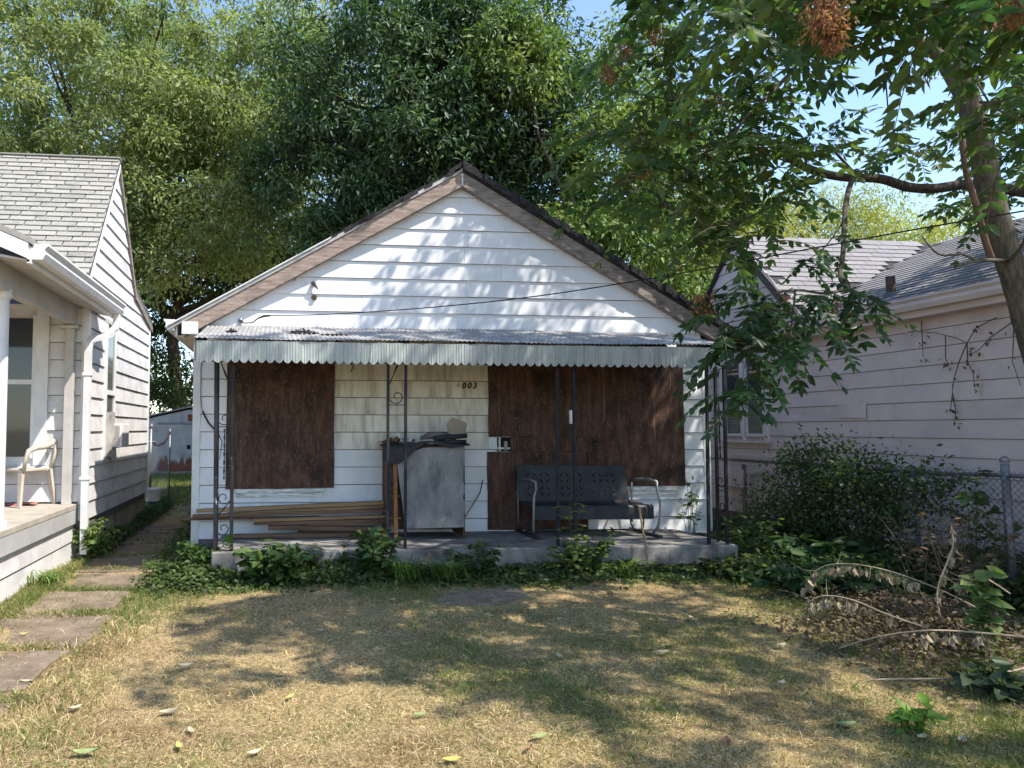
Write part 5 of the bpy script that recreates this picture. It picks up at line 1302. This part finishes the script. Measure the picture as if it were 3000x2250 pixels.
# ------------------------------------------------------------------ lawn
def pnoise(x, y, seed, f):
    """cheap smooth value noise"""
    r = np.random.default_rng(seed); g = r.random((64, 64)); X = x*f; Y = y*f
    xi = np.floor(X).astype(int); yi = np.floor(Y).astype(int); fx_ = X-xi; fy_ = Y-yi
    fx_ = fx_*fx_*(3-2*fx_); fy_ = fy_*fy_*(3-2*fy_)
    a = g[xi % 64, yi % 64]; b = g[(xi+1) % 64, yi % 64]; c = g[xi % 64, (yi+1) % 64]; d = g[(xi+1) % 64, (yi+1) % 64]
    return (a*(1-fx_)+b*fx_)*(1-fy_)+(c*(1-fx_)+d*fx_)*fy_
def greenness(x, y):
    n = 0.5*pnoise(x, y, 1, 0.9)+0.3*pnoise(x, y, 2, 2.3)+0.2*pnoise(x, y, 4, 6.0)
    # greener beside the path, along the porch and under the fence; bare straw in the open left foreground
    near = np.exp(-((x+0.15)/0.5)**2)*np.exp(-((y+0.9)/1.5)**2)*0.45+np.exp(-((y+1.55)/0.35)**2)*0.30+np.exp(-((x+1.3)/0.35)**2)*0.3+np.clip((x-4.6)/4, 0, 0.25)
    dry = np.exp(-((x-0.9)/1.3)**2-((y+4.4)/1.1)**2)*0.16
    return n+near-dry
def on_path(x, y): return (x < -0.24-0.22*pnoise(x*0+y, y, 9, 3.1)) & (x > -1.10+0.16*pnoise(y, x*0+y, 10, 2.7))
def blades(name, label, N, seed, lo, hi, sampler, colf, hmin, hmax, wmin, wmax, lie):
    r = np.random.default_rng(seed); x, y = sampler(r, N)
    m_ = ~on_path(x, y) | (r.random(len(x)) < 0.26); x, y = x[m_], y[m_]; N = len(x)
    z = gz(x, y); base = np.stack([x, y, z-0.004], 1)
    a = r.uniform(0, 2*math.pi, N); lean = np.abs(r.normal(lie, 0.30, N)); lean = np.clip(lean, 0.05, 1.5)
    dirn = np.stack([np.cos(a)*np.sin(lean), np.sin(a)*np.sin(lean), np.cos(lean)], 1)
    L = (r.uniform(hmin, hmax, N)*(0.55+0.95*pnoise(x, y, 16, 6.5)))[:, None]; sd = vnorm(np.cross(dirn, rdir(N, r))); Wd = r.uniform(wmin, wmax, N)[:, None]*0.5
    mid = base+dirn*L*0.55; tip = base+dirn*L+np.stack([np.cos(a), np.sin(a), -0.6*np.ones(N)], 1)*L*r.uniform(0.05, 0.35, (N, 1))
    tip[:, 2] = np.maximum(tip[:, 2], z+0.003); mid[:, 2] = np.maximum(mid[:, 2], z+0.004)
    V = np.stack([base-sd*Wd, base+sd*Wd, mid+sd*Wd*0.8, mid-sd*Wd*0.8, tip], 1).reshape(-1, 3)
    o = (np.arange(N)*5)[:, None]
    F4 = o+np.array([[0,1,2,3]]); F3 = o+np.array([[3,2,4]])
    c = np.repeat(colf(r, x, y, N), 5, axis=0)
    ob = fast_mesh(name, V, [F3, F4], M['grass'], None, c); ob['kind'] = 'stuff'; ob['label'] = label
    return ob
def lawn_sampler(r, N):
    # denser towards the camera, where blades show larger
    y = -5.6+4.3*r.random(N)**1.35; w0 = (y+8.5)
    x = 1.05+w0*(-0.52+1.75*r.random(N)); return x, y
def col_dry(r, x, y, N):
    straw = np.array([0.56,0.44,0.25]); tan = np.array([0.41,0.30,0.165]); brown = np.array([0.22,0.15,0.085]); green = np.array([0.13,0.16,0.05]); olive = np.array([0.26,0.25,0.10])
    dk = np.clip((0.6*pnoise(x, y, 14, 1.7)+0.4*pnoise(x, y, 15, 5.0)-0.42)*2.2, 0, 0.8)[:, None]
    t = r.random((N, 1))+dk*0.6; c = np.where(t < 0.55, straw, np.where(t < 0.88, tan, brown))
    g = greenness(x, y)[:, None]+0.03+r.normal(0, 0.17, (N, 1))
    c = np.where(g > 0.60, np.where(r.random((N, 1)) < 0.6, olive, green), c); c = np.where(g > 0.76, green, c)
    return c*np.clip(1+r.normal(0, 0.22, (N, 1)), 0.5, 1.6)
blades('dry_grass', 'dry straw coloured mown grass over the front lawn', 300000, 41, 0, 0, lawn_sampler, col_dry, 0.014, 0.042, 0.0018, 0.004, 0.95)
def green_sampler(r, N):
    x, y = lawn_sampler(r, N*4); k = greenness(x, y)+r.normal(0, 0.15, len(x)); i = np.argsort(-k)[:N]; return x[i], y[i]
def col_green(r, x, y, N):
    a = np.array([0.075,0.115,0.032]); b = np.array([0.21,0.23,0.075]); t = r.random((N, 1))
    return (a*(1-t)+b*t)*np.clip(1+r.normal(0, 0.2, (N, 1)), 0.5, 1.6)
blades('green_grass', 'green grass tufts in the dry lawn', 40000, 42, 0, 0, green_sampler, col_green, 0.03, 0.075, 0.003, 0.006, 0.55)
def side_sampler(r, N):
    t = r.random(N); x = np.where(t < 0.45, r.normal(-1.15, 0.10, N), np.where(t < 0.8, r.normal(-0.18, 0.13, N), r.uniform(-2.2, 0, N))); y = r.uniform(-5.0, 9.5, N)
    x = np.where(y > 5.5, r.uniform(-3.5, 0.5, N), x); return x, y
def back_sampler(r, N): return r.uniform(-3.6, 0.8, N), r.uniform(5.6, 15.3, N)
blades('back_grass', 'green grass of the back yard before the metal shed', 26000, 46, 0, 0, back_sampler, lambda r, x, y, N: col_green(r, x, y, N)*0.8, 0.06, 0.15, 0.008, 0.014, 0.45)
blades('path_side_grass', 'green grass growing along both sides of the side path', 34000, 43, 0, 0, side_sampler, lambda r, x, y, N: np.where(r.random((N, 1)) < np.clip(0.65+(y[:, None]+3.2)*-0.25, 0.12, 0.7), col_dry(r, x, y, N), col_green(r, x, y, N)), 0.03, 0.085, 0.003, 0.0065, 0.6)
# grass that has crept over the joints of the path
def creep_sampler(r, N):
    yj = r.choice(np.array([-5.28, -4.33, -3.42, -2.42, -1.52, -0.58, 0.35, 1.3]), N)+r.normal(0, 0.06, N); x = r.uniform(-1.1, -0.25, N); return x, yj
_op = on_path; on_path = lambda x, y: np.zeros(len(x), bool)
blades('path_joint_grass', 'short grass growing in the joints of the path slabs', 9000, 44, 0, 0, creep_sampler, lambda r, x, y, N: np.where(r.random((N, 1)) < 0.5, col_green(r, x, y, N), col_dry(r, x, y, N)), 0.03, 0.08, 0.003, 0.006, 0.7)
# cut straw lying over everything, also on the slabs
def straw_sampler(r, N): x, y = lawn_sampler(r, N); return x, y
blades('straw_litter', 'loose dry cuttings lying on the lawn', 16000, 45, 0, 0, straw_sampler, lambda r, x, y, N: np.array([0.52,0.42,0.26])*np.clip(1+r.normal(0, 0.25, (N, 1)), 0.4, 1.5), 0.03, 0.085, 0.002, 0.0035, 1.42)
on_path = _op

# fallen leaves, each one a thing
def fallen_leaf(u, v, L, col, yaw, curl, lab):
    L *= 0.72; q = on_z(u, v, 0.17); z = float(gz(q[0], q[1]))+0.022; curl *= 0.6
    nx = 6; vs = []; fs = []
    for i in range(nx+1):
        t = i/nx; w_ = 0.21*L*math.sin(math.pi*min(1, t*0.92+0.06))**0.8
        for s_ in (-1, 0, 1):
            vs.append(((t-0.5)*L, s_*w_, curl*L*(abs(s_)*0.55+(2*t-1)**2*0.5)))
    for i in range(nx):
        for j in (0, 1): fs.append((i*3+j, i*3+3+j, i*3+4+j, i*3+1+j))
    mb = MB(); R = Matrix.Translation((q[0], q[1], z)) @ Matrix.Rotation(yaw, 4, 'Z') @ Matrix.Rotation(0.12*math.sin(yaw*5), 4, 'X')
    mb.add([R @ Vector(p_) for p_ in vs], fs)
    o = mb.build('fallen_leaf', LM[col], None, smooth=True); tag(o, lab, 'leaf', 'fallen leaves on the lawn'); return o
LM = {'pale': pm('pale_dead_leaf', (0.34,0.285,0.185), (0.46,0.40,0.27), 20, 0.8), 'yellow': pm('yellow_leaf', (0.36,0.31,0.08), (0.46,0.40,0.13), 20, 0.7),
      'green': pm('fallen_green_leaf', (0.16,0.21,0.08), (0.24,0.28,0.12), 20, 0.7), 'brown': pm('brown_dead_leaf', (0.17,0.085,0.05), (0.27,0.15,0.09), 20, 0.85)}
FL_ = [(545,1935,.13,'pale',.2,.25,'pale dead leaf on the grass beside the path slab'),(500,1970,.10,'green',1.1,.2,'green fallen leaf close to the path edge'),(80,1990,.10,'pale',.1,.2,'pale leaf lying on the path slab'),(220,2060,.11,'pale',.6,.3,'pale curled leaf below the path slab'),
       (495,2062,.14,'pale',.5,.2,'long pale leaf above the lettering corner of the lawn'),(850,2030,.11,'yellow',1.0,.2,'bright yellow leaf at the edge of the shade'),(525,2170,.10,'yellow',1.9,.3,'yellow leaf in the sunny straw'),(745,2185,.10,'pale',.5,.2,'pale leaf in the sunny straw'),
       (940,1843,.11,'pale',.0,.2,'pale leaf on the shaded lawn near the bare soil'),(1230,2090,.10,'green',.3,.2,'pale green leaf on the lawn middle, lower'),(1185,1880,.10,'green',.4,.2,'curled green leaf on the lawn middle, upper'),(1640,1920,.12,'pale',1.5,.25,'upright pale leaf in the middle of the lawn'),
       (1325,2215,.12,'yellow',.1,.2,'yellow green leaf at the bottom of the lawn'),(1580,2150,.12,'green',.2,.2,'green leaf at the bottom centre of the lawn'),(1940,1905,.14,'pale',.1,.2,'pale leaf on the lawn towards the brush pile'),(2290,1885,.13,'pale',.4,.3,'white curled leaf left of the dead branches'),
       (2480,2100,.16,'green',.1,.15,'long green leaf before the bright sprout'),(2130,2165,.11,'brown',1.2,.3,'brown leaf in the shaded right of the lawn'),(1550,2185,.09,'brown',.9,.4,'red brown leaf at the bottom of the lawn'),(2700,2140,.10,'pale',.4,.2,'pale leaf touching the bright sprout'),
       (2820,2150,.12,'pale',.8,.3,'pale leaf right of the bright sprout'),(2025,1795,.10,'pale',1.4,.2,'small pale leaf below the porch corner weeds'),(250,2200,.15,'green',.1,.25,'green brown leaf at the bottom left of the lawn'),(70,1855,.08,'yellow',.3,.3,'small yellow leaf in the green grass by the path'),
       (1150,1760,.09,'pale',.3,.2,'pale leaf on the bare soil patch'),(1760,2020,.09,'brown',.5,.3,'brown leaf on the shaded lawn centre'),(560,2120,.10,'pale',2.0,.2,'pale leaf on the sunny straw left'),(2290,1990,.12,'pale',.6,.3,'pale leaf under the lowest dead branch tip')]
for a in FL_: fallen_leaf(*a)

# bare soil patch before the porch (a slab sunk in the lawn)
M['soil'] = pm('bare_soil', (0.15,0.11,0.075), (0.27,0.205,0.145), 9, 0.95, 0.5)
q0 = [on_z(u, v, 0.14) for u, v in ((1180,1735),(1500,1715),(1560,1740),(1450,1768),(1250,1772),(1170,1755))]
MB().prism([(q[0], q[1]) for q in q0], 0.10, float(gz(2.6,-2.0))+0.006, 'z').build('bare_soil', M['soil'], path)

# ------------------------------------------------------------------ weeds and shrubs
def ground_cover(name, label, N, seed, sampler, hmax, leaf, col, col2, mat='leaf'):
    r = np.random.default_rng(seed); x, y, hm = sampler(r, N); N = len(x)
    h = r.random(N)**0.7*hm*hmax; base = np.stack([x, y, gz(x, y)+h], 1)
    ax = vnorm(r.normal(0, 1, (N, 3))*np.array([1, 1, 0.45])+np.array([0, -0.15, 0.05])); nr = vnorm(r.normal(0, 0.5, (N, 3))+np.array([0.1, -0.3, 1.0]))
    t = np.clip(r.normal(0.4, 0.35, (N, 1)), 0, 1); c = (np.asarray(col)*(1-t)+np.asarray(col2)*t)*np.clip(1+r.normal(0, 0.2, (N, 1)), 0.4, 1.7)
    L = leaf*r.uniform(0.5, 1.3, N); lv = Leaves(); lv.add(base, ax, nr, L, L*0.6, c, 1, 0.2, 0.15)
    for i in range(0, N, 9):
        lv.strip(np.array([[x[i]+r.normal(0, .02), y[i]+r.normal(0, .02), gz(x[i], y[i])], base[i]]), 0.002, 0.001, (0.09,0.10,0.04))
    o = lv.build(name, M[mat]); o['kind'] = 'stuff'; o['label'] = label; return o
WG, WG2 = (0.032,0.062,0.020), (0.115,0.150,0.045)
def porch_front(r, N):
    x = r.uniform(-0.15, 6.6, N); d = np.abs(r.normal(0, 0.22, N)); y = -1.27-d
    hm = (0.35+0.65*pnoise(x, y*0, 5, 1.3))*np.exp(-d*2.2)*np.where((x > 4.6) & (x < 5.85), 0.35, 1.0); k = pnoise(x, y, 6, 2.0) > 0.22; return x[k], y[k], hm[k]
ground_cover('porch_weeds', 'low green weeds growing along the front of the porch slab', 15000, 51, porch_front, 0.26, 0.055, WG, WG2)
def right_bed(r, N):
    x = r.uniform(5.3, 7.9, N); y = r.uniform(-3.4, 0.6, N); lim = -1.9-1.5*(x-5.3)/2.6+0.25*np.sin(x*5)
    k = (y > lim-0.5*r.random(N)) & ((x > 5.85) | (y < -1.3)); x, y = x[k], y[k]; hm = 0.25+0.75*pnoise(x, y, 7, 1.4)*np.clip((x-5.0)/1.4, 0.25, 1.0); return x, y, hm
ground_cover('bed_weeds', 'tangle of weeds between the porch corner and the chain link fence', 22000, 52, right_bed, 0.42, 0.075, WG, WG2)
def alley(r, N):
    x = np.concatenate([r.normal(-1.12, 0.07, N//2), r.normal(-0.10, 0.12, N-N//2)]); y = np.concatenate([r.uniform(0.4, 5.4, N//2), r.uniform(-1.6, 4.0, N-N//2)])
    hm = 0.2+0.8*pnoise(x, y, 8, 1.5); return x, y, hm
ground_cover('alley_weeds', 'low weeds along the foot of both houses beside the path', 9000, 53, alley, 0.26, 0.05, WG, WG2)

def weed(name, label, pos, h, spread, n_stem, per, leaf, col, col2, seed, group=None, cat='weed', width=0.55, lean=(0, 0), mat='leaf', stemc=(0.08,0.11,0.04)):
    """leafy plant: stems with leaves along them"""
    r = np.random.default_rng(seed); t = thing(name, label, cat, (pos[0], pos[1], float(gz(pos[0], pos[1]))), group); lv = Leaves(); sv = Leaves()
    z0 = pos[2] if len(pos) > 2 else float(gz(pos[0], pos[1]))
    for k in range(n_stem):
        b = np.array([pos[0]+r.normal(0, spread*0.25), pos[1]+r.normal(0, spread*0.2), z0]); a = r.uniform(0, 2*math.pi); hh = h*r.uniform(0.55, 1.1)
        e = b+np.array([math.cos(a)*spread*r.uniform(.2, 1)+lean[0], math.sin(a)*spread*0.7*r.uniform(.2, 1)+lean[1], hh]); m_ = (b+e)/2+np.array([0, 0, hh*0.15])
        tt = np.linspace(0, 1, 7)[:, None]; pts = b*(1-tt)**2+2*tt*(1-tt)*m_+e*tt**2; sv.strip(pts, 0.0045, 0.0018, stemc)
        q = r.uniform(0.15, 1.0, per)[:, None]; P = b*(1-q)**2+2*q*(1-q)*m_+e*q**2
        ax = vnorm(r.normal(0, 1, (per, 3))*np.array([1, 1, 0.3])+np.array([0, -0.1, 0.1])); nr = vnorm(r.normal(0, 0.4, (per, 3))+np.array([0.1, -0.35, 1]))
        L = leaf*r.uniform(0.5, 1.25, per); tcol = np.clip(r.normal(0.4, 0.35, (per, 1)), 0, 1)
        lv.add(P+ax*0.012, ax, nr, L, L*width, (np.asarray(col)*(1-tcol)+np.asarray(col2)*tcol)*np.clip(1+r.normal(0, 0.18, (per, 1)), .5, 1.6), 1, 0.2, 0.22)
    lv.build('leaves', M[mat], t); sv.build('stems', M['leaf_dry'], t); return t
GW = 'weeds along the porch'
weed('pokeweed', 'broad leafed bushy weed below the left porch post', (0.95,-1.50), 0.36, 0.42, 26, 20, 0.115, (0.028,0.065,0.020), (0.10,0.15,0.04), 61, GW)
weed('pokeweed', 'upright leafy weed before the cabinet, left of the long grass', (1.90,-1.42), 0.46, 0.28, 20, 20, 0.10, (0.026,0.062,0.018), (0.11,0.16,0.045), 62, GW)
weed('pokeweed', 'low leafy weed at the left corner of the porch slab', (0.05,-1.15), 0.34, 0.34, 18, 22, 0.08, (0.026,0.060,0.016), (0.08,0.13,0.03), 63, GW)
weed('pokeweed', 'tall weed with bright tips before the door', (4.0,-1.42), 0.42, 0.36, 22, 22, 0.075, (0.030,0.066,0.018), (0.13,0.18,0.045), 64, GW)
weed('pokeweed', 'ragged weed in front of the cabinet foot', (2.98,-1.40), 0.36, 0.30, 16, 20, 0.07, (0.028,0.060,0.018), (0.10,0.14,0.04), 65, GW)
weed('pokeweed', 'weed growing at the right porch column', (6.0,-1.15), 0.55, 0.28, 14, 16, 0.075, (0.034,0.070,0.020), (0.14,0.19,0.05), 66, GW)
weed('pokeweed', 'bright leafy weed at the foot of the downspout', (-1.12,0.10), 0.42, 0.22, 20, 20, 0.085, (0.06,0.11,0.025), (0.17,0.22,0.06), 67, GW)
weed('pokeweed', 'thin weed growing up the house wall behind the right column', (5.78,-0.30,0.38), 0.62, 0.16, 7, 9, 0.075, (0.05,0.09,0.025), (0.16,0.21,0.06), 68, GW)
weed('bright_sprout', 'bright green sprout alone in the shaded lawn', (4.12,-5.12), 0.14, 0.10, 7, 7, 0.085, (0.12,0.22,0.03), (0.22,0.34,0.06), 69, width=0.5)
weed('dark_sprout', 'dull green broad leafed plant right of the bright sprout', (4.95,-4.75), 0.16, 0.28, 12, 9, 0.10, (0.035,0.06,0.03), (0.07,0.10,0.05), 70)
weed('burdock', 'broad leafed plant below the arching dead branches', (5.75,-2.45), 0.26, 0.55, 26, 14, 0.135, (0.022,0.058,0.020), (0.065,0.115,0.035), 71)
weed('burdock', 'large leafed plant at the corner of the weed bed', (6.35,-1.75), 0.40, 0.50, 26, 16, 0.13, (0.020,0.052,0.018), (0.06,0.105,0.032), 72)
# sapling growing before the second pair of porch posts
sp = thing('sapling', 'slender pinnate leafed sapling before the porch glider', 'sapling', (3.90, -1.40, 0.13)); lv = Leaves(); r = np.random.default_rng(81)
lv.strip(np.array([[3.92,-1.40,0.1],[3.90,-1.39,0.5],[3.89,-1.38,0.88]]), 0.006, 0.003, (0.10,0.10,0.05))
for k in range(11):
    b = np.array([3.90,-1.39,0.45+0.04*k]); a = k*2.4
    frond(lv, b, np.array([math.cos(a), math.sin(a)*0.7-0.2, 0.45]), 0.17*r.uniform(.8, 1.2), 0.4, r, 0.038, (0.10,0.16,0.04), 6)
lv.build('leaves', M['leaf'], sp)
# long grass clumps
def grass_clump(pos, n, L, label, seed):
    r = np.random.default_rng(seed); lv = Leaves()
    for k in range(n):
        a = r.uniform(0, 2*math.pi); l = L*r.uniform(0.6, 1.1); b = np.array([pos[0]+r.normal(0, .06), pos[1]+r.normal(0, .05), float(gz(*pos))])
        d = np.array([math.cos(a), math.sin(a)*0.8-0.1, 0]); t = np.linspace(0, 1, 8)[:, None]
        pts = b+np.array([0, 0, 1.0])*l*(t*1.25-t**2*0.75)+d*l*0.75*t**1.7; wd = 0.008*r.uniform(.7, 1.3)*np.sin(np.pi*np.clip(t*0.85+0.14, 0, 1))**0.7
        sd = vnorm(np.cross(np.gradient(pts, axis=0), np.array([0, 0, 1.0])+d*0.2))
        v = np.stack([pts-sd*wd, pts+sd*wd], 1).reshape(-1, 3); f = np.array([[i*2, i*2+1, i*2+3, i*2+2] for i in range(7)])+lv.n
        lv.V.append(v); lv.F4.append(f); lv.C.append(np.ones((len(v), 3))*np.array([0.12,0.19,0.045])*r.uniform(.6, 1.5)); lv.n += len(v)
    o = lv.build('long_grass', M['leaf']); tag(o, label, 'grass clump', 'long grass clumps before the porch')
grass_clump((2.18,-1.60), 60, 0.50, 'arching long grass clump below the cabinet', 91)
grass_clump((2.58,-1.62), 80, 0.42, 'long grass clump right of the arching one', 92)
grass_clump((4.35,-1.60), 30, 0.40, 'sparse long grass below the glider', 93)
grass_clump((1.45,-1.62), 24, 0.20, 'short grass clump between the two leafy weeds', 94)
grass_clump((-1.16,-1.35), 40, 0.22, 'wispy grass against the left porch skirt', 95)

# privet on the fence
sh = thing('fence_shrub', 'dark dense shrub overgrowing the chain link fence', 'shrub', (7.0, -1.2, 0.13)); lv = Leaves(); r = np.random.default_rng(101)
cl = []
for (cx, cy, cz, rx, ry, rz, n) in ((6.95,-0.75,0.85,0.42,0.45,0.58,62),(7.0,-1.35,0.98,0.34,0.45,0.42,58),(7.05,-1.9,0.95,0.24,0.40,0.34,26),(7.05,-2.35,1.0,0.16,0.30,0.24,10),(6.9,-0.45,0.55,0.5,0.4,0.4,34),(7.0,-1.5,0.45,0.35,0.7,0.3,26)):
    d = rdir(n, r)*r.uniform(0.3, 1, (n, 1))**0.5; cl.append(np.array([cx, cy, cz])+d*np.array([rx, ry, rz]))
cl = np.concatenate(cl); per = 54; N = len(cl)*per; off = r.normal(0, 0.10, (N, 3)); P = np.repeat(cl, per, 0)+off
t = np.clip(r.normal(0.3, 0.3, (N, 1)), 0, 1); L = 0.048*r.uniform(.6, 1.4, N)
lv.add(P, rdir(N, r), vnorm(r.normal(0, .6, (N, 3))+np.array([0, -.2, .8])), L, L*0.55, (np.array([0.034,0.066,0.026])*(1-t)+np.array([0.13,0.175,0.06])*t), 0, 0.2, 0.1)
for k in range(24):
    b = cl[r.integers(len(cl))]; e = b+np.array([r.normal(0, .1), r.normal(0, .15), r.uniform(.15, .42)]); pts = np.linspace(b, e, 5); lv.strip(pts, .004, .002, (.06,.05,.03))
    q = r.random((12, 1)); lv.add(b+(e-b)*q, rdir(12, r), rdir(12, r), 0.045*np.ones(12), 0.024*np.ones(12), np.array([.04,.075,.022])*np.ones((12, 3)), 0)
lv.build('foliage', M['leaf'], sh)
mb = MB()
for k in range(16):
    c = cl[r.integers(len(cl))]; b = np.array([7.0+r.normal(0, .06), c[1]+r.normal(0, .15), 0.05]); mb.tube([b, (b+c)/2+r.normal(0, .05, 3), c], [.014, .01, .005], 5)
mb.build('stems', M['bark_dark'], sh)['kind'] = 'stuff'
weed('maple_vine', 'pale green vine draped over the near fence post', (6.98,-2.78), 1.15, 0.22, 6, 13, 0.11, (0.06,0.10,0.05), (0.16,0.21,0.07), 102, width=0.85)
weed('maple_vine', 'pale green seedling rising through the brush pile at the picture edge', (5.55,-4.1), 0.55, 0.12, 5, 16, 0.10, (0.09,0.14,0.05), (0.18,0.24,0.08), 103, width=0.8)
weed('dead_stalks', 'dry brown stalks and leaves at the foot of the fence post', (6.75,-2.7), 0.75, 0.55, 44, 12, 0.06, (0.11,0.07,0.05), (0.24,0.16,0.10), 104, mat='leaf_dry', stemc=(0.22,0.17,0.12), cat='dead weeds')

# brush pile: dead branches with curled leaves
rngb = np.random.default_rng(111)
def dead_branch(pts, r0, label, n_leaf, t0=0.3, t1=1.0, leaf=0.085, drop=0.03):
    t = thing('dead_branch', label, 'branch', tuple(at(*pts[0])), 'dead branches of the brush pile')
    P = [at(*q) for q in pts]; out = []
    for i in range(len(P)-1):
        p0 = P[max(i-1,0)]; p1 = P[i]; p2 = P[i+1]; p3 = P[min(i+2, len(P)-1)]
        for q in (0, .25, .5, .75): out.append(0.5*((2*p1)+(-p0+p2)*q+(2*p0-5*p1+4*p2-p3)*q*q+(-p0+3*p1-3*p2+p3)*q**3))
    out.append(P[-1]); out = np.array(out)
    MB().tube(list(out), list(np.linspace(r0, 0.003, len(out))), 6).build('stem', M['dead_stem'], t, smooth=True)
    lv = Leaves(); s_ = np.sort(rngb.uniform(t0, t1, n_leaf)); idx = np.linspace(0, 1, len(out)); B = np.stack([np.interp(s_, idx, out[:, k]) for k in range(3)], 1)
    for b in B: 
        e = b+np.array([rngb.normal(0, .008), rngb.normal(0, .008), -drop*rngb.uniform(.5, 1.3)]); lv.strip(np.array([b, e]), .0018, .0012, (.30,.24,.17))
        L = leaf*rngb.uniform(.6, 1.15); a = np.array([[rngb.normal(0, .3), rngb.normal(0, .3), -1.0]]); c = np.array([0.40,0.325,0.225])*rngb.uniform(.55, 1.15)
        for tw in range(2):   # two halves curled together
            lv.add(e[None], a+rngb.normal(0, .1, (1, 3)), rdir(1, rngb), L, L*0.5, c, 1, 0.9, 0.25)
    for k in range(5):   # side twigs
        b = B[rngb.integers(len(B))]; e = b+np.array([rngb.normal(0, .12), rngb.normal(0, .12), rngb.uniform(-.08, .10)]); lv.strip(np.array([b, (b+e)/2+rngb.normal(0, .012, 3), e]), .0026, .0012, (.30,.24,.17))
    lv.build('withered_leaves', M['leaf_dry'], t)
M['dead_stem'] = pm('dead_stem', (0.26,0.20,0.135), (0.42,0.345,0.25), 9, 0.85, 0.3)
dead_branch([(3020,1880,4.9),(2850,1775,5.1),(2700,1705,5.3),(2560,1662,5.5),(2450,1652,5.7),(2390,1672,5.8),(2360,1715,5.85)], 0.0065, 'high arching dead branch with withered leaves hanging under it', 52, leaf=.07)
dead_branch([(2745,1850,4.9),(2600,1800,5.0),(2500,1758,5.1),(2420,1745,5.2),(2375,1760,5.25),(2355,1790,5.3)], 0.0055, 'lower arching dead branch with withered leaves', 36, 0.15, leaf=.065)
dead_branch([(3020,1868,4.5),(2850,1852,4.55),(2720,1847,4.6),(2600,1860,4.7),(2500,1885,4.75),(2400,1922,4.8)], 0.0065, 'long bare dead branch lying low towards the lawn', 16, 0.0, .5)
dead_branch([(3040,1950,4.1),(2900,1978,4.15),(2760,1988,4.2),(2600,1990,4.25),(2540,1996,4.3),(2490,2025,4.3),(2465,2050,4.3)], 0.007, 'lowest dead branch nearest the lawn', 16, 0.5, 1.0, .06)
dead_branch([(2755,1810,5.0),(2745,1740,5.05),(2765,1670,5.1),(2792,1600,5.15),(2786,1540,5.2)], 0.006, 'upright dead stalk with shrivelled leaves', 40, 0.2, 1.0, .05, .02)
dead_branch([(2960,1740,4.9),(2880,1690,5.0),(2830,1685,5.1),(2810,1700,5.2)], 0.006, 'short dead twig beside the upright stalk', 6)
def brush(r, N):
    u = r.normal(0, 1, N); x = 5.55+0.55*u-0.0; y = -3.55+0.45*r.normal(0, 1, N)+0.25*u; k = (x > 4.5)
    return x[k], y[k], (np.exp(-((x[k]-5.8)/0.8)**2)*0.9+0.12)
o = ground_cover('brush_litter', 'heap of grey brown withered leaves under the dead branches', 7000, 112, brush, 0.17, 0.034, (0.075,0.055,0.038), (0.21,0.16,0.105), 'leaf_dry')

# dry vine on the wall of the right house
vt = thing('dry_vine', 'dry leafless vine hanging on the grey pink wall', 'vine', (8.15,-1.5,2.5)); mb = MB(); VL = Leaves(); r = np.random.default_rng(121)
for pts in ([(2920,930),(2860,960),(2833,1005),(2800,990),(2740,975),(2660,970)], [(2833,1005),(2810,1060),(2795,1110),(2790,1150),(2785,1200)], [(2833,1005),(2835,1060),(2850,1090),(2855,1130)], [(2970,940),(2900,990),(2868,1025),(2840,1040)], [(2790,1150),(2800,1200),(2797,1235)], [(2700,940),(2702,1000),(2705,1045)], [(2770,985),(2770,1050),(2780,1070)], [(2960,880),(2970,960),(2966,1060),(2990,1130)]):
    P = [np.array([8.17+r.normal(0, .015), 0, 0])]*0
    for u, v in pts:
        ry = _fw+_r2*(u-PPX)/FPX+_u2*(1125-v)/FPX; q = CAM_POS+ry*((8.165+r.normal(0, .01)-CAM_POS[0])/ry[0]); P.append(q)
    mb.tube(P, list(np.linspace(.007, .003, len(P))), 5); q = np.array(P)[r.integers(1, len(P), 7)]+r.normal(0, .03, (7, 3))*np.array([.3, 1, 1])
    VL.add(q, vnorm(r.normal(0, .4, (7, 3))+np.array([0, 0, -1])), rdir(7, r), 0.05*np.ones(7), 0.028*np.ones(7), jitter((.16,.10,.06), 7, .3, .08, r), 1, .3, .2)
mb.build('stems', M['vine_bark'], vt, smooth=True); VL.build('leaves', M['leaf_dry'], vt)
